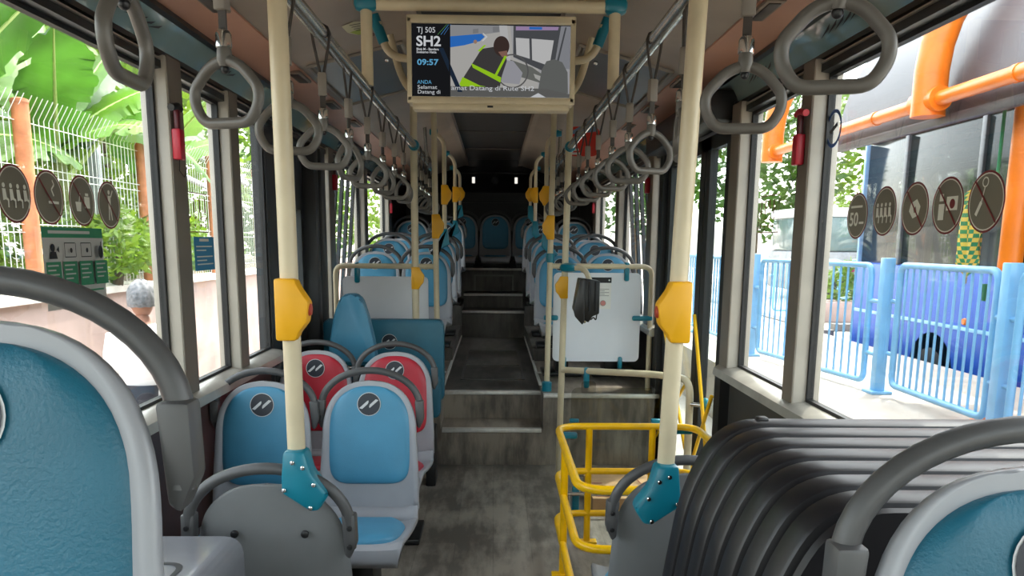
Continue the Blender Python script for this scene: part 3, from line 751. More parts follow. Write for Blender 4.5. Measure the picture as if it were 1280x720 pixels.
# driver in a dark jacket with a hi-vis harness leaning to the wheel
pg([(.29, .06), (.33, .28), (.40, .52), (.44, .66), (.52, .69), (.59, .62), (.60, .50), (.57, .30), (.55, .06)], ek('jacket', (72, 70, 70)))
f.disc(X(.565), Z(.70), .030, ek('hair', (70, 56, 52)), ry=.036)
pg([(.545, .62), (.60, .64), (.605, .56), (.57, .55)], ek('skin2', (150, 112, 98)))
hv = ek('hivis', (170, 225, 40))
pg([(.375, .46), (.385, .40), (.56, .20), (.565, .27)], hv); pg([(.53, .26), (.60, .56), (.585, .57), (.515, .27)], hv)
pg([(.415, .63), (.455, .71), (.47, .71), (.43, .62)], hv); pg([(.30, .17), (.32, .27), (.43, .155), (.47, .14), (.31, .14)], hv)
pg([(.80, .10), (.82, .38), (.85, .50), (.90, .53), (.95, .49), (.985, .35), (.99, .06), (.80, .06)], ek('seatback', (112, 114, 112)))
pg([(.243, 0), (1, 0), (1, .05), (.85, .12), (.243, .14)], ek('band', (108, 108, 106)))
pg([(.75, .0), (.80, .06), (.85, .0)], ek('white', (225, 228, 232)))
for k, c in enumerate(((90, 150, 90), (80, 150, 210), (70, 120, 180))): f.line(X(.165 + k * .02), Z(.84), X(.225 + k * .012), Z(.985), .0018, ek('ray%d' % k, c))
pg([(.17, .66), (.20, .66), (.32, .06), (.29, .06)][::1], ek('faint', (36, 50, 68)))
rc(.235, 0, .243, .985, ek('black', (30, 31, 34)))
ew = ek('txt', (235, 238, 242)); eb = ek('txtblue', (110, 190, 235))
f.text('TJ 505', X(.035), Z(.865), .020, ew, X(.115)); f.text('SH2', X(.03), Z(.685), .036, ew, X(.155), True)
f.text('Blok M - Bandara', X(.032), Z(.625), .0085, ew, X(.14), True); f.text('Soekarno Hatta', X(.032), Z(.585), .0085, ew, X(.125), True)
f.text('09:57', X(.035), Z(.425), .021, eb, X(.135), True)
f.text('ANDA', X(.035), Z(.165), .014, eb, X(.09)); f.text('Selamat', X(.035), Z(.095), .014, ew, X(.125)); f.text('Datang di', X(.035), Z(.03), .014, ew, X(.145))
f.text('amat Datang di Rute SH2', X(.248), Z(.085), .017, ew, X(.525))
f.build('screen', t)

# ------------------------------------------------------------------ panels, rails and reader at the deck edge
t = thing('partition_panel', 'white partition panel hung from a cream rail behind the folded blue bench', 'panel', (-.73, 5.49, .49))
MB().prism(rrect(-1.03, -.45, .62, 1.265, .03), 5.49, 5.502, 'y').build('board', M_white, t)
MB().tube(fillet([(-1.075, 5.49, .49), (-1.075, 5.49, 1.335), (-.39, 5.46, 1.335)], .06), .018, 12).build('rail', M_pole, t)
for x in (-.93,): MB().box(x - .018, x + .018, 5.472, 5.52, 1.22, 1.36, .012).build('clip', M_teal, t)
MB().box(-.55, -.52, 5.472, 5.52, 1.22, 1.36, .012).build('clip', M_teal, t)
t = thing('partition_panel', 'white partition panel with a printed notice, in a cream rail frame on the right', 'panel', (.72, 5.49, .49))
bo = MB().prism(rrect(.405, 1.005, .69, 1.30, .035), 5.49, 5.502, 'y').build('board', M_white, t)
MB().tube(fillet([(.375, 5.46, 1.345), (1.075, 5.49, 1.345), (1.075, 5.49, .49)], .07), .018, 12).build('rail', M_pole, t)
for x0, x1, z0, z1 in ((.885, .92, 1.245, 1.375), (.95, 1.09, .975, 1.01), (.34, .44, .975, 1.01), (.47, .50, .64, .725), (.86, .89, .64, .725)):
    MB().box(x0, x1, 5.468, 5.515, z0, z1, .012).build('clip', M_teal, t)
f = Flat((.625, 5.489, 1.055), (1, 0, 0), (0, 0, 1))
f.rect(0, 0, .175, .215, M_paper).rect(0, .178, .175, .215, M_ink); f.disc(.16, .196, .006, M_paper)
g_ = mat('notice_grey', (150, 148, 146), .7, var=0)
for k in range(5): f.line(.015, .135 - k * .011, .16 - (k % 2) * .03, .135 - k * .011, .004, g_)
f.disc(.05, .04, .012, g_).disc(.12, .04, .018, mat('notice_red', (200, 130, 125), .7, var=0)).ring(.12, .04, .02, .003, g_)
f.build('notice', bo)
# low rail from the reader pole to the door post
t = thing('guard_rail', 'cream low rail running from the reader pole towards the right door', 'rail', (.7, 4.7, 0))
MB().tube(fillet([(.445, 5.11, .69), (.93, 4.55, .755), (1.045, 4.17, .79), (1.045, 4.15, .02)], .10), .020, 12).build('tube', M_pole, t)
MB().box(.565, .60, 4.93, 4.985, .60, .73, .012).build('clip', M_teal, t)
MB().tube([(1.045, 4.16, .66), (1.10, 4.12, .66)], .012).build('wall_arm', M_steel, t)
MB().lathe([(.03, 0), (.042, .02), (.036, .035)], (1.095, 4.12, .66), 16, 'x').build('wall_cup', M_teal, t)
t = thing('acrylic_guard', 'clear acrylic guard sheet below the low rail, ahead of the deck riser', 'screen', (.75, 4.85, 0))
MB().prism(rrect(.48, 1.03, .05, .62, .04), 4.85, 4.856, 'y').prism(rrect(.54, .63, .58, .66, .02), 4.85, 4.856, 'y').build('sheet', M_acry, t)
MB().box(.47, .53, 4.83, 4.87, .40, .425, .008).box(.98, 1.04, 4.83, 4.87, .40, .425, .008).build('clip', M_teal, t)
# card reader
t = thing('card_reader', 'black card reader hanging from the pole beside the right white panel', 'card reader', (.56, 4.95, 1.1))
MB().tube(fillet([(.47, 5.11, 1.345), (.565, 5.03, 1.345), (.60, 4.98, 1.25)], .05), .0165, 12).build('arm', M_pole, t)
MB().prism([(.515, 1.29), (.64, 1.275), (.64, 1.075), (.60, 1.06), (.575, 1.02), (.50, 1.07), (.485, 1.10)], 4.86, 5.0, 'y', bev=.008).build('body', M_black, t)
MB().prism([(.515, 1.285), (.545, 1.285), (.548, 1.03), (.535, 1.01), (.49, 1.06), (.48, 1.10)], 4.83, 4.865, 'y', bev=.006).build('face', mat('reader_face', (34, 33, 33), .35), t)
MB().box(.57, .585, 4.85, 4.862, 1.09, 1.27, .003).box(.61, .62, 4.85, 4.862, 1.09, 1.27, .003).build('rib', M_ink, t)
MB().tube(fillet([(.585, 4.91, 1.08), (.59, 4.90, 1.03), (.61, 4.90, 1.055), (.625, 4.90, 1.03), (.63, 4.90, 1.07)], .02), .004, 8).tube(fillet([(.565, 4.90, 1.09), (.555, 4.90, 1.045), (.575, 4.90, 1.02), (.585, 4.90, 1.06)], .02), .004, 8).build('cable', M_ink, t)
MB().lathe([(.009, 0), (.009, -.03), (.006, -.035)], (.556, 4.90, 1.05), 10).build('connector', M_chrome, t)

# yellow bar pen
t = thing('bar_pen', 'yellow tubular bar pen on the low floor beside the right door', 'bar frame', (.62, 3.35, 0))
def loop(z, x0, x1, ya, yb, r, lo=0):
    return fillet([(x0 - lo, ya, z), (x1, ya, z), (x1, yb, z), (x0, yb, z)], r, 7, True)
yf, yn = 3.86, 2.82
MB().tube(loop(.605, .315, 1.0, yn, yf, .12), .0175, 14, closed=True).build('top_rail', M_bar, t)
MB().tube(loop(.375, .315, 1.0, yn, yf, .12), .0168, 14, closed=True).build('middle_rail', M_bar, t)
MB().tube(loop(.155, .315, 1.0, yn, yf, .12), .0168, 14, closed=True).build('bottom_rail', M_bar, t)
for x, y in ((.475, yf), (.79, yf), (.318, 3.45), (.575, yn), (.85, yn)):
    p_ = MB().tube([(x, y, 0), (x, y, .605)], .0168, 14).build('post', M_bar, t)
    MB().box(x - .05, x + .05, y - .025, y + .025, 0, .012, .003).build('foot_plate', M_bar, p_)
for x, z in ((.37, .55), (.95, .575)): MB().box(x - .05, x + .05, yf + .02, yf + .05, z - .016, z + .016, .01).build('clip', M_teal, t)
t = thing('silver_rail', 'thin silver rail along the floor inside the yellow bar pen', 'rail', (.7, 4.2, 0))
MB().tube(fillet([(.40, 4.25, .13), (.98, 4.25, .13), (.98, 4.6, .13)], .06), .012).tube([(.42, 4.25, 0), (.42, 4.25, .13)], .010).tube([(.96, 4.25, 0), (.96, 4.25, .13)], .010).build('tube', M_steel, t)
MB().box(.44, .48, 4.27, 4.32, 0, .16, .01).build('clamp', M_teal, t)
t = thing('cardboard_box', 'flattened cardboard box lying on the floor behind the yellow bars', 'box', (.74, 4.5, 0))
m = MB().box(.56, .97, 4.31, 4.79, 0, .085, .004)
o = m.build('carton', M_card, t)
f = Flat((.56, 4.31, .0856), (1, 0, 0), (0, 1.55, 0))
cp = mat('carton_print_red', (150, 78, 62), .8, var=0); cb = mat('carton_print_blue', (70, 76, 120), .8, var=0)
f.rect(.02, .02, .10, .05, cp); f.rect(.03, .14, .09, .16, cp).rect(.03, .18, .09, .19, cp)
f.ring(.25, .05, .03, .006, cb).ring(.31, .05, .03, .006, cb).line(.20, .06, .36, .06, .006, cb); f.line(.29, .31, .34, .10, .006, cp)
f.build('print', o)
for k, (x, y) in enumerate(((.505, 3.38), (.54, 3.16))):
    m = MB().grid(lambda u, v: (x - .018 + .036 * u + .006 * math.sin(9 * v), y - .014 + .028 * v, .004 + .006 * abs(math.sin(5 * u + k) * math.cos(4 * v))), 7, 6)
    tag(m.build('paper_scrap', M_paper), ('white paper scrap on the floor inside the yellow bars, farther one', 'white paper scrap on the floor inside the yellow bars, nearer one')[k], 'litter', 'paper scraps')

# ------------------------------------------------------------------ small fittings
def hammer(x, y, z, s, label, sc_=1.0):
    t = thing('emergency_hammer', label, 'hammer', (x, y, z), 'emergency hammers on the window pillars')
    T = Matrix.Translation((x, y, z)) @ Matrix.Diagonal((sc_, sc_, sc_, 1))
    MB().box(-.016, .016, -.022, .022, -.085, .02, .006, T=T).build('holder', M_hred, t)
    MB().box(-.009, .009, -.012, .012, .0, .085, .005, T=T).build('grip', mat('hammer_grip_dark', (88, 18, 28), .4), t)
    MB().tube([(0, -.05, .085), (0, .01, .098), (0, .035, .09)], .012, T=T).build('head', M_hred if s > 0 else M_black, t)
    MB().tube([(0, 0, -.085), (s * .01, .02, -.12), (s * .005, .05, -.14), (0, .07, -.10)], .0016, 6, T=T).build('tether', M_ink, t)
hammer(XL + .072, 2.93, 1.86, -1, 'red emergency hammer on the left window pillar nearest the camera')
hammer(XR - .078, 2.88, 1.86, 1, 'red emergency hammer on the right window pillar nearest the camera')
hammer(XL + .075, 5.72, 1.93, -1, 'red emergency hammer on the left pillar beyond the black door')
hammer(XL + .075, 8.75, 1.88, -1, 'red emergency hammer on the left rearmost pillar')
hammer(XR - .08, 5.70, 1.93, 1, 'red emergency hammer on the right pillar beyond the door')
hammer(XR - .08, 8.75, 1.90, 1, 'red emergency hammer on the right rearmost pillar')
vm = mat('vent_slot_dark', (48, 36, 30), .5)
for s in (-1, 1):
    for k, y in enumerate((.8, 1.8, 2.86, 4.1, 4.9, 5.65)):
        x = CX + s * .93; z = 2.284
        t = thing('ceiling_vent', 'small oblong ceiling vent on the %s ceiling panel, %s from the camera' % ('left' if s < 0 else 'right', ORD[k]), 'vent', (x, y, z), 'oblong ceiling vents')
        MB().box(x - .032, x + .032, y - .12, y + .12, z - .010, z + .003, .004).build('bezel', mat('vent_bezel', (120, 104, 90), .5), t)
        MB().box(x - .020, x + .020, y - .10, y + .10, z - .014, z - .008, .002).build('slot', vm, t)
for s in (-1, 1):
    t = thing('ceiling_hatch', 'grey glossy hatch cover in the %s ceiling slope beside the display' % ('left' if s < 0 else 'right'), 'hatch', (CX + s * .6, 4.7, 2.36), 'ceiling hatch covers')
    q = lambda a, y, d=0.: (CX + s * a, y, 2.30 + (.90 - a) / .57 * .148 - .006 - d)
    MB().add([q(.84, 4.0), q(.44, 4.0), q(.44, 5.0), q(.84, 5.0), q(.84, 4.0, -.02), q(.44, 4.0, -.02), q(.44, 5.0, -.02), q(.84, 5.0, -.02)], [(0, 1, 2, 3), (4, 5, 6, 7), (0, 1, 5, 4), (1, 2, 6, 5), (2, 3, 7, 6), (3, 0, 4, 7)]).build('cover', mat('hatch_grey_gloss', (92, 88, 84), .3, 0, var=.05), t)
    MB().tube([q(.86, 3.97, .004), q(.42, 3.97, .004), q(.42, 5.03, .004), q(.86, 5.03, .004)], .008, closed=True).build('rim', mat('hatch_rim', (150, 142, 132), .4), t)
    MB().ball(q(.52, 4.2, .006), .012).build('lock', M_chrome, t)
f = Flat((CX - .55, 3.6, 2.384), (.2, .98, 0), (.95, -.2, .245), .001)
gl = mat('decal_green', (150, 165, 60), .5, var=.1); gp = mat('decal_pale', (196, 192, 160), .5, var=.1)
f.poly([(-.09, -.05), (.0, -.06), (.06, -.04), (.08, .02), (.03, .055), (-.06, .05), (-.10, .01)], gp).poly([(.0, -.05), (.06, -.035), (.08, .02), (.03, .05), (.0, .03)], gl)
for k in range(4): f.line(-.08 + k * .025, -.02, -.06 + k * .025, .03, .006, M_ink)
f.disc(.09, .0, .03, mat('decal_brown', (110, 70, 56), .5))
tag(f.build('ceiling_decal'), 'yellow green printed decal on the left ceiling slope beside the display', 'decal')
t = thing('ceiling_sign', 'red and blue round-cornered sign hanging high on the right behind the display', 'sign', (.60, 5.8, 2.2))
MB().prism(rrect(.50, .74, 2.10, 2.30, .06), 5.80, 5.806, 'y').build('board', mat('sign_red', (206, 44, 26), .45), t)
f = Flat((.50, 5.799, 2.10), (1, 0, 0), (0, 0, 1)); f.poly([(.0, .15), (.09, .20), (.2, .20), (.22, .17), (.08, .15)], mat('sign_blue', (96, 128, 160), .5))
for k in range(4): f.rect(.0, .01 + k * .026, .10 - k * .012, .025 + k * .026, M_paper)
f.build('print', t)
t = thing('ceiling_fan_grille', 'round dark grille in the central ceiling duct above the display', 'grille', (-.02, 3.0, 2.5))
for r in (.09, .07, .05): MB().tube([(CX + r * math.cos(a * PI / 12), 3.3 + r * 1.5 * math.sin(a * PI / 12), 2.494) for a in range(24)], .005, 6, closed=True).build('ring', M_black, t)
for y in (4.9, 6.2, 7.6, 9.0): struct('trim_duct_seam', MB().box(CX - .31, CX + .31, y - .008, y + .008, 2.492, 2.50), mat('duct_seam', (96, 90, 84), .5))
lm = emit('rear_lamp', (235, 230, 220), .5)
for x, nm in ((-.27, 'left'), (.27, 'right')):
    t = thing('marker_lamp', 'small upright white lamp on the dark rear header, %s one' % nm, 'lamp', (x, 10.4, 2.3), 'rear header lamps')
    MB().box(x - .018, x + .018, 10.42, 10.46, 2.235, 2.31, .006).build('lens', lm, t)
    MB().box(x - .024, x + .024, 10.44, 10.48, 2.225, 2.33, .006).build('housing', M_black, t)
t = thing('camera_dome', 'small black dome camera on the middle of the dark rear header', 'camera', (0, 10.4, 2.3))
MB().ball((.0, 10.44, 2.27), .035).build('dome', M_ink, t); MB().tube([(.04 * math.cos(a * PI / 8), 10.43, 2.27 + .04 * math.sin(a * PI / 8)) for a in range(16)], .006, closed=True).build('rim', M_black, t)
# ------------------------------------------------------------------ window stickers
s_disc = mat('sticker_olive', (116, 110, 94), .6, var=.02); s_ring = mat('sticker_maroon', (112, 26, 28), .5, var=0); s_mark = mat('sticker_pale', (222, 220, 205), .6, var=0)
def sticker(side, y, z, kind, label):
    x = XL + .0045 if side < 0 else XR - .0045
    f = Flat((x, y, z), (0, 1 if side < 0 else -1, 0), (0, 0, 1), .0003)
    r = .071
    f.disc(0, 0, r, s_disc); f.ring(0, 0, r, .005, s_ring); f.ring(0, 0, r - .005, .003, s_mark)
    m = s_mark
    if kind == 'people':
        for k in range(4):
            a = -.042 + k * .027
            f.disc(a, .018, .006, m, 10); f.poly([(a - .007, .010), (a + .006, .010), (a + .010, -.014), (a - .006, -.018)], m)
            f.line(a + .004, -.012, a + .014, -.016, .006, m); f.line(a + .014, -.014, a + .013, -.034, .005, m)
    if kind == 'smoke':
        f.line(-.005, -.012, .045, -.012, .007, m); f.line(.022, .005, .012, .022, .005, m); f.line(.012, .022, .026, .034, .005, m); f.line(.026, .034, .018, .046, .004, m)
    if kind == 'food':
        f.rect(.012, -.02, .042, .012, m); f.rect(.018, .014, .036, .022, m); f.poly([(-.035, -.03), (-.012, -.03), (-.008, -.004), (-.04, -.004)], m); f.line(-.02, -.004, -.012, .02, .004, m)
    if kind == 'hang':
        f.disc(.0, .038, .007, m, 10); f.poly([(-.009, .028), (.009, .028), (.007, -.012), (-.007, -.012)], m); f.line(-.004, -.012, -.008, -.045, .006, m); f.line(.004, -.012, .010, -.045, .006, m); f.line(.008, .024, .022, .044, .005, m)
    if kind == 'litter':
        f.poly([(-.02, .015), (.01, .025), (.03, .005), (.022, -.018), (-.006, -.026), (-.028, -.006)], m); f.poly([(-.006, .0), (.006, .006), (.012, -.008), (0, -.012)], s_disc)
    if kind == 'camera':
        f.rect(-.005, -.012, .045, .022, m); f.disc(.022, .004, .012, s_ring, 16); f.rect(-.038, -.035, -.012, .005, m); f.rect(-.036, .012, -.018, .03, m)
    if kind == 'fifty':
        f.text('50', -.052, -.03, .042, m, .062, True); f.line(-.045, .028, .035, .028, .007, m); f.line(.018, -.022, .05, -.022, .007, m)
    if kind == 'strap':
        f.ring(-.008, .045, .012, .003, m); f.line(-.008, .033, -.016, .0, .004, m); f.line(-.016, .0, -.034, -.03, .010, m)
    if kind in ('smoke', 'food', 'hang', 'camera', 'strap', 'litter'): f.line(-.046, .048, .046, -.048, .005, s_ring)
    tag(f.build('round_sticker'), label, 'sticker', 'round stickers on the %s window' % ('left' if side < 0 else 'right'))
sticker(-1, 2.033, 1.607, 'people', 'round grey sticker with a row of seated figures on the left window')
sticker(-1, 2.189, 1.606, 'smoke', 'round no-smoking sticker with a struck-out cigarette on the left window')
sticker(-1, 2.36, 1.606, 'food', 'round sticker with struck-out food and drink on the left window')
sticker(-1, 2.523, 1.601, 'hang', 'round sticker with a struck-out standing figure on the left window')
sticker(1, 1.87, 1.602, 'strap', 'round struck-out sticker largest on the right window, over the hanging checked cloth')
sticker(1, 2.029, 1.60, 'camera', 'round struck-out sticker with blocky marks on the right window, second from the right')
sticker(1, 2.188, 1.599, 'litter', 'round struck-out sticker in the middle of the five on the right window')
sticker(1, 2.359, 1.599, 'people', 'round sticker without a slash beside the one reading 50 on the right window')
sticker(1, 2.535, 1.591, 'fifty', 'round sticker reading 50 on the right window')
f = Flat((XL + .005, 2.135, 1.31), (0, 1, 0), (0, 0, 1), .0004)
gr = mat('poster_green', (40, 120, 84), .6, var=0); gp2 = mat('poster_grey', (176, 174, 168), .7, var=0)
f.rect(0, 0, .325, .22, gp2).rect(0, .192, .325, .22, gr)
f.line(.03, .207, .25, .207, .008, gp2)
for k in range(4):
    a = .008 + k * .079
    f.rect(a, .06, a + .073, .128, gr)
    for q in range(4): f.line(a + .006, .118 - q * .012, a + .06 - (q % 2) * .015, .118 - q * .012, .004, gp2)
    if k == 0: f.disc(a + .035, .165, .011, M_ink, 12).poly([(a + .015, .136), (a + .055, .136), (a + .048, .155), (a + .022, .155)], M_ink).poly([(a + .052, .160), (a + .064, .170), (a + .064, .152)], M_ink)
    if k in (1, 2): f.line(a + .008, .178, a + .065, .178, .0025, M_ink).line(a + .008, .14, a + .065, .14, .0025, M_ink).line(a + .008, .14, a + .008, .178, .0025, M_ink).line(a + .065, .14, a + .065, .178, .0025, M_ink).disc(a + .04, .158, .007, M_ink, 10)
    if k == 3: f.disc(a + .035, .152, .014, M_ink, 14, ry=.019).line(a + .035, .165, a + .038, .182, .005, M_ink)
f.line(.02, .045, .28, .045, .005, gr).line(.02, .03, .22, .03, .005, gr)
tag(f.build('window_poster'), 'green and grey picture notice stuck low on the left front window', 'poster')
f = Flat((XL + .005, 3.20, 1.378), (0, 1, 0), (0, 0, 1), .0004)
f.rect(0, 0, .225, .133, mat('poster_blue', (40, 126, 168), .6, var=0)).rect(.06, .115, .165, .126, s_mark)
for k, b in enumerate((.095, .08, .055, .04, .025)): f.line(.02, b, .20 - (k % 2) * .07, b, .005, s_mark)
tag(f.build('window_poster'), 'small blue notice stuck on the second left window', 'poster')
def rulebox(x, y, z, sgn, label):
    f = Flat((x, y, z), (0, sgn, 0), (0, 0, 1), .0004)
    for a0, b0, a1, b1 in ((0, 0, .24, 0), (0, .15, .24, .15), (0, 0, 0, .15), (.24, 0, .24, .15)): f.line(a0, b0, a1, b1, .004, s_ring)
    for k in range(4):
        a = .03 + k * .055
        f.disc(a, .125, .008, s_ring, 10); f.line(a, .118, a, .075, .012, s_ring); f.line(a, .05, a + .02, .06, .006, s_ring); f.disc(a + .0, .025, .007, s_ring, 8)
    tag(f.build('outline_sticker'), label, 'sticker')
rulebox(XL + .005, 3.13, 1.53, 1, 'clear sticker with small maroon pictograms above the blue notice on the second left window')
rulebox(XR - .005, 3.48, 1.55, -1, 'clear sticker with small maroon pictograms on the narrow right window')
f = Flat((XR - .005, 2.765, 1.885), (0, -1, 0), (0, 0, 1), .0004)
f.ring(0, 0, .062, .012, mat('badge_blue', (44, 84, 150), .5, var=0)).line(-.028, -.012, .03, .012, .014, M_navy).line(-.01, -.02, .0, .02, .005, M_navy)
tag(f.build('window_badge'), 'small blue ring badge at the top of the big right window', 'sticker')

# ------------------------------------------------------------------ outside: ground
M_road = mat('sunlit_road', (164, 156, 146), .8, var=.06, scale=3, bump=.2, bscale=30)
M_pave = mat('platform_paving', (188, 178, 164), .75, var=.05, scale=4)
M_concr = mat('pinkish_concrete', (180, 156, 148), .8, var=.1, scale=2, bump=.2, bscale=20)
struct('ground_road', MB().box(-30, 30, -12, 60, -.45, -.35), M_road)
struct('ground_platform', MB().box(2.35, 4.7, -4, 40, -.35, .26), M_pave)
struct('ground_plaza', MB().box(4.7, 30, 11.5, 50, -.35, .10), M_pave)
struct('ground_kerb', MB().box(4.7, 4.95, 11.5, 40, .1, .28).box(5.6, 14, 13.0, 13.2, .1, .22), mat('kerb_dark', (110, 106, 102), .8))
struct('ground_bank', MB().box(-14, -4.02, -2, 34, -.35, .9), mat('earth', (96, 84, 62), .9, var=.15))

# left: wall, planter edge, fence
struct('wall_street', MB().box(-4.25, -4.0, 0, 30, -.35, .95), M_concr)
struct('wall_street_coping', MB().box(-4.28, -3.93, 0, 30, .95, 1.02), mat('coping_pale', (214, 208, 200), .8))
M_wire = mat('fence_wire_white', (226, 226, 220), .5, var=.02); M_rust = mat('fence_post_orange', (204, 128, 84), .7, var=.15, scale=8)
G_F = 'white mesh fence panels on the street wall'
FP = [2.5, 4.9, 7.3, 9.7, 12.0, 14.2, 16.6, 19.0]
NM = ['first', 'second', 'third', 'fourth', 'fifth', 'sixth', 'seventh', 'eighth']
for k, (a, b) in enumerate(zip(FP[:-1], FP[1:])):
    m = MB(); n = int((b - a - .1) / .085)
    for i in range(n + 1):
        y = a + .06 + i * (b - a - .12) / n
        m.tube([(-4.12, y, 1.0), (-4.12, y, 2.55), (-4.02, y, 2.72)], .0045, 4)
    for z in (1.12, 1.55, 1.62, 2.05, 2.12, 2.5): m.tube([(-4.12, a + .05, z), (-4.12, b - .05, z)], .0045, 4)
    tag(m.build('mesh_fence', M_wire, smooth=0), 'white wire mesh fence panel on the street wall, %s along from the camera' % NM[k], 'fence', G_F)
for k, y in enumerate(FP):
    t = thing('fence_post', 'orange rusty fence post on the street wall, %s along from the camera' % NM[k], 'post', (-4.1, y, 1.0), 'orange fence posts')
    MB().tube([(-4.1, y, 1.0), (-4.1, y, 2.66)], .07, 12).build('shaft', M_rust, t); MB().lathe([(.075, 0), (.07, .03), (.02, .045)], (-4.1, y, 2.65), 12).build('cap', M_rust, t)

# leaves and plants
def leaf(m, base, az, L, W, rise, droop, roll=0., tear=.0, n=34):
    """banana leaf blade with folded midrib, base->tip arching outwards"""
    b = Vector(base); d = Vector((math.cos(az), math.sin(az), 0)); sd = Vector((-math.sin(az), math.cos(az), 0))
    rows_ = []
    for j in range(n + 1):
        t = j / n
        p = b + d * (L * (t - .18 * t * t * droop)) + Vector((0, 0, rise * L * t - droop * L * .55 * t * t))
        w = W * (math.sin(PI * min(1, t * .93 + .07)) ** .6) * .5
        rows_.append((p, w))
    vs_, fs = [], []
    for j, (p, w) in enumerate(rows_):
        tg = (rows_[min(j + 1, n)][0] - rows_[max(j - 1, 0)][0]).normalized()
        side = (sd * math.cos(roll) + Vector((0, 0, 1)) * math.sin(roll)); nrm = tg.cross(side).normalized()
        if nrm.z < 0: nrm = -nrm
        for q in (-1, -.6, -.25, 0, .25, .6, 1):
            ww = w * (1 + (.08 * math.sin(j * .9 + q) if abs(q) == 1 else 0))
            z = .010 * (j % 2) * (1 if abs(q) < 1 else 0) + .22 * abs(q) * w - .30 * (q * q) * w + (random.uniform(-.03, .03) * W if abs(q) == 1 else 0)
            vs_.append(p + side * q * ww + nrm * z + (tg * (random.uniform(-1, 1) * tear * W * .3) if abs(q) == 1 else Vector()))
    for j in range(n):
        for i in range(6):
            if tear and i in (0, 5) and (j // 2 * 7 + i) % 11 == 0: continue
            fs.append((j * 7 + i, j * 7 + i + 1, (j + 1) * 7 + i + 1, (j + 1) * 7 + i))
    m.add(vs_, fs)
    return [p for p, w in rows_]
M_ban = [leafmat('banana_leaf_bright', (92, 138, 34), .38), leafmat('banana_leaf_deep', (54, 100, 30), .36), leafmat('banana_leaf_pale', (104, 140, 66), .35)]
M_rib = mat('banana_rib', (190, 210, 130), .5); M_stem = mat('banana_stem', (120, 128, 70), .7, var=.15)
def banana(x, y, leaves, label, h=2.3):
    t = thing('banana_plant', label, 'plant', (x, y, .9), 'banana plants behind the fence')
    MB().tube([(x, y, .9), (x + .03, y, 1.6), (x, y + .02, h)], [.13, .11, .06], 12).build('stem', M_stem, t)
    for k, (az, L, W, rise, droop, roll, off) in enumerate(leaves):
        m = MB(); bx = (x + off[0], y + off[1], h + off[2])
        mid = leaf(m, bx, R(az), L, W, rise, droop, roll, .18)
        o = m.build('leaf', M_ban[k % 3], t)
        MB().tube([(x, y, h - .25)] + mid, [.03] + [.022 * (1 - .85 * i / len(mid)) + .003 for i in range(len(mid))], 6).build('midrib', M_rib, o)
banana(-4.9, 7.0, [(75, 1.8, .62, 1.0, .6, .5, (0, 0, .1)), (20, 1.5, .75, 1.3, .5, -.5, (0, 0, .0)), (100, 1.9, .8, 1.6, .3, .5, (.1, .1, .2)), (60, 1.7, .7, .5, .9, .6, (.1, 0, -.1)), (-20, 1.5, .7, 1.4, .6, .2, (0, 0, 0)), (150, 1.5, .7, 1.2, .5, 0, (0, 0, 0)), (-70, 1.7, .7, .9, .6, 0, (0, 0, 0))], 'banana plant with big upright leaves behind the fence, nearest the camera')
banana(-4.7, 9.0, [(40, 1.5, .8, .9, .7, .4, (0, 0, .2)), (95, 2.0, .9, .9, .6, .5, (0, 0, .2)), (70, 1.8, .8, 1.3, .5, -.4, (0, 0, .3)), (0, 1.2, .7, .7, .9, .4, (0, 0, .1)), (-60, 1.6, .75, 1.0, .7, .3, (0, 0, .1)), (130, 1.6, .8, 1.2, .5, 0, (0, 0, 0)), (58, 1.7, .42, .25, 1.0, .9, (.45, .2, .35)), (200, 1.4, .7, 1.1, .5, 0, (0, 0, 0))], 'banana plant with a bright leaf hanging over the fence, second from the camera')
banana(-4.9, 12.0, [(30, 1.5, .75, .7, .8, .4, (0, 0, .2)), (90, 2.0, .85, .8, .7, .3, (0, 0, .3)), (-30, 1.6, .8, .9, .6, .3, (0, 0, .2)), (140, 1.4, .7, 1.2, .5, 0, (0, 0, 0)), (-90, 1.9, .75, .8, .6, .4, (0, 0, .1))], 'banana plant behind the fence farthest from the camera')
def crown(m, c, r, n, s, flat=1.):
    for _ in range(n):
        while True:
            p = Vector((random.uniform(-1, 1), random.uniform(-1, 1), random.uniform(-1, 1)))
            if .25 < p.length < 1: break
        p = p * (p.length ** -.35)
        lump = 1 + .22 * math.sin(5 * p.x + 2 * p.z + c[0]) * math.cos(4 * p.y + c[1])
        q = Vector((c[0] + p.x * r[0] * lump, c[1] + p.y * r[1] * lump, c[2] + p.z * r[2] * lump))
        a = Vector((random.gauss(0, 1), random.gauss(0, 1), random.gauss(0, .6))).normalized(); b = a.orthogonal().normalized()
        b = (b + a.cross(b) * random.uniform(-1, 1)).normalized(); w = s * random.uniform(.6, 1.3)
        m.add([q - a * w, q + b * w * .45, q + a * w, q - b * w * .45], [(0, 1, 2, 3)])
FOL = [leafmat('foliage_light', (104, 136, 42), .4), leafmat('foliage_mid', (66, 100, 32), .36), leafmat('foliage_deep', (50, 82, 34), .35)]
M_bark = mat('bark', (92, 76, 58), .9, var=.15)
def tree(name, x, y, z0, h, r, n, s, mt, label, group):
    t = thing(name, label, 'tree' if 'tree' in name else 'shrub', (x, y, z0), group)
    m = MB(); crown(m, (x, y, z0 + h), r, n, s); m.build('foliage', mt, t, smooth=0)
    MB().tube([(x, y, z0), (x + .05, y, z0 + h * .5), (x, y, z0 + h)], [.04 + .05 * r[2], .03 + .03 * r[2], .02], 8).build('trunk', M_bark, t)
G_T = 'leafy trees behind the street fence'
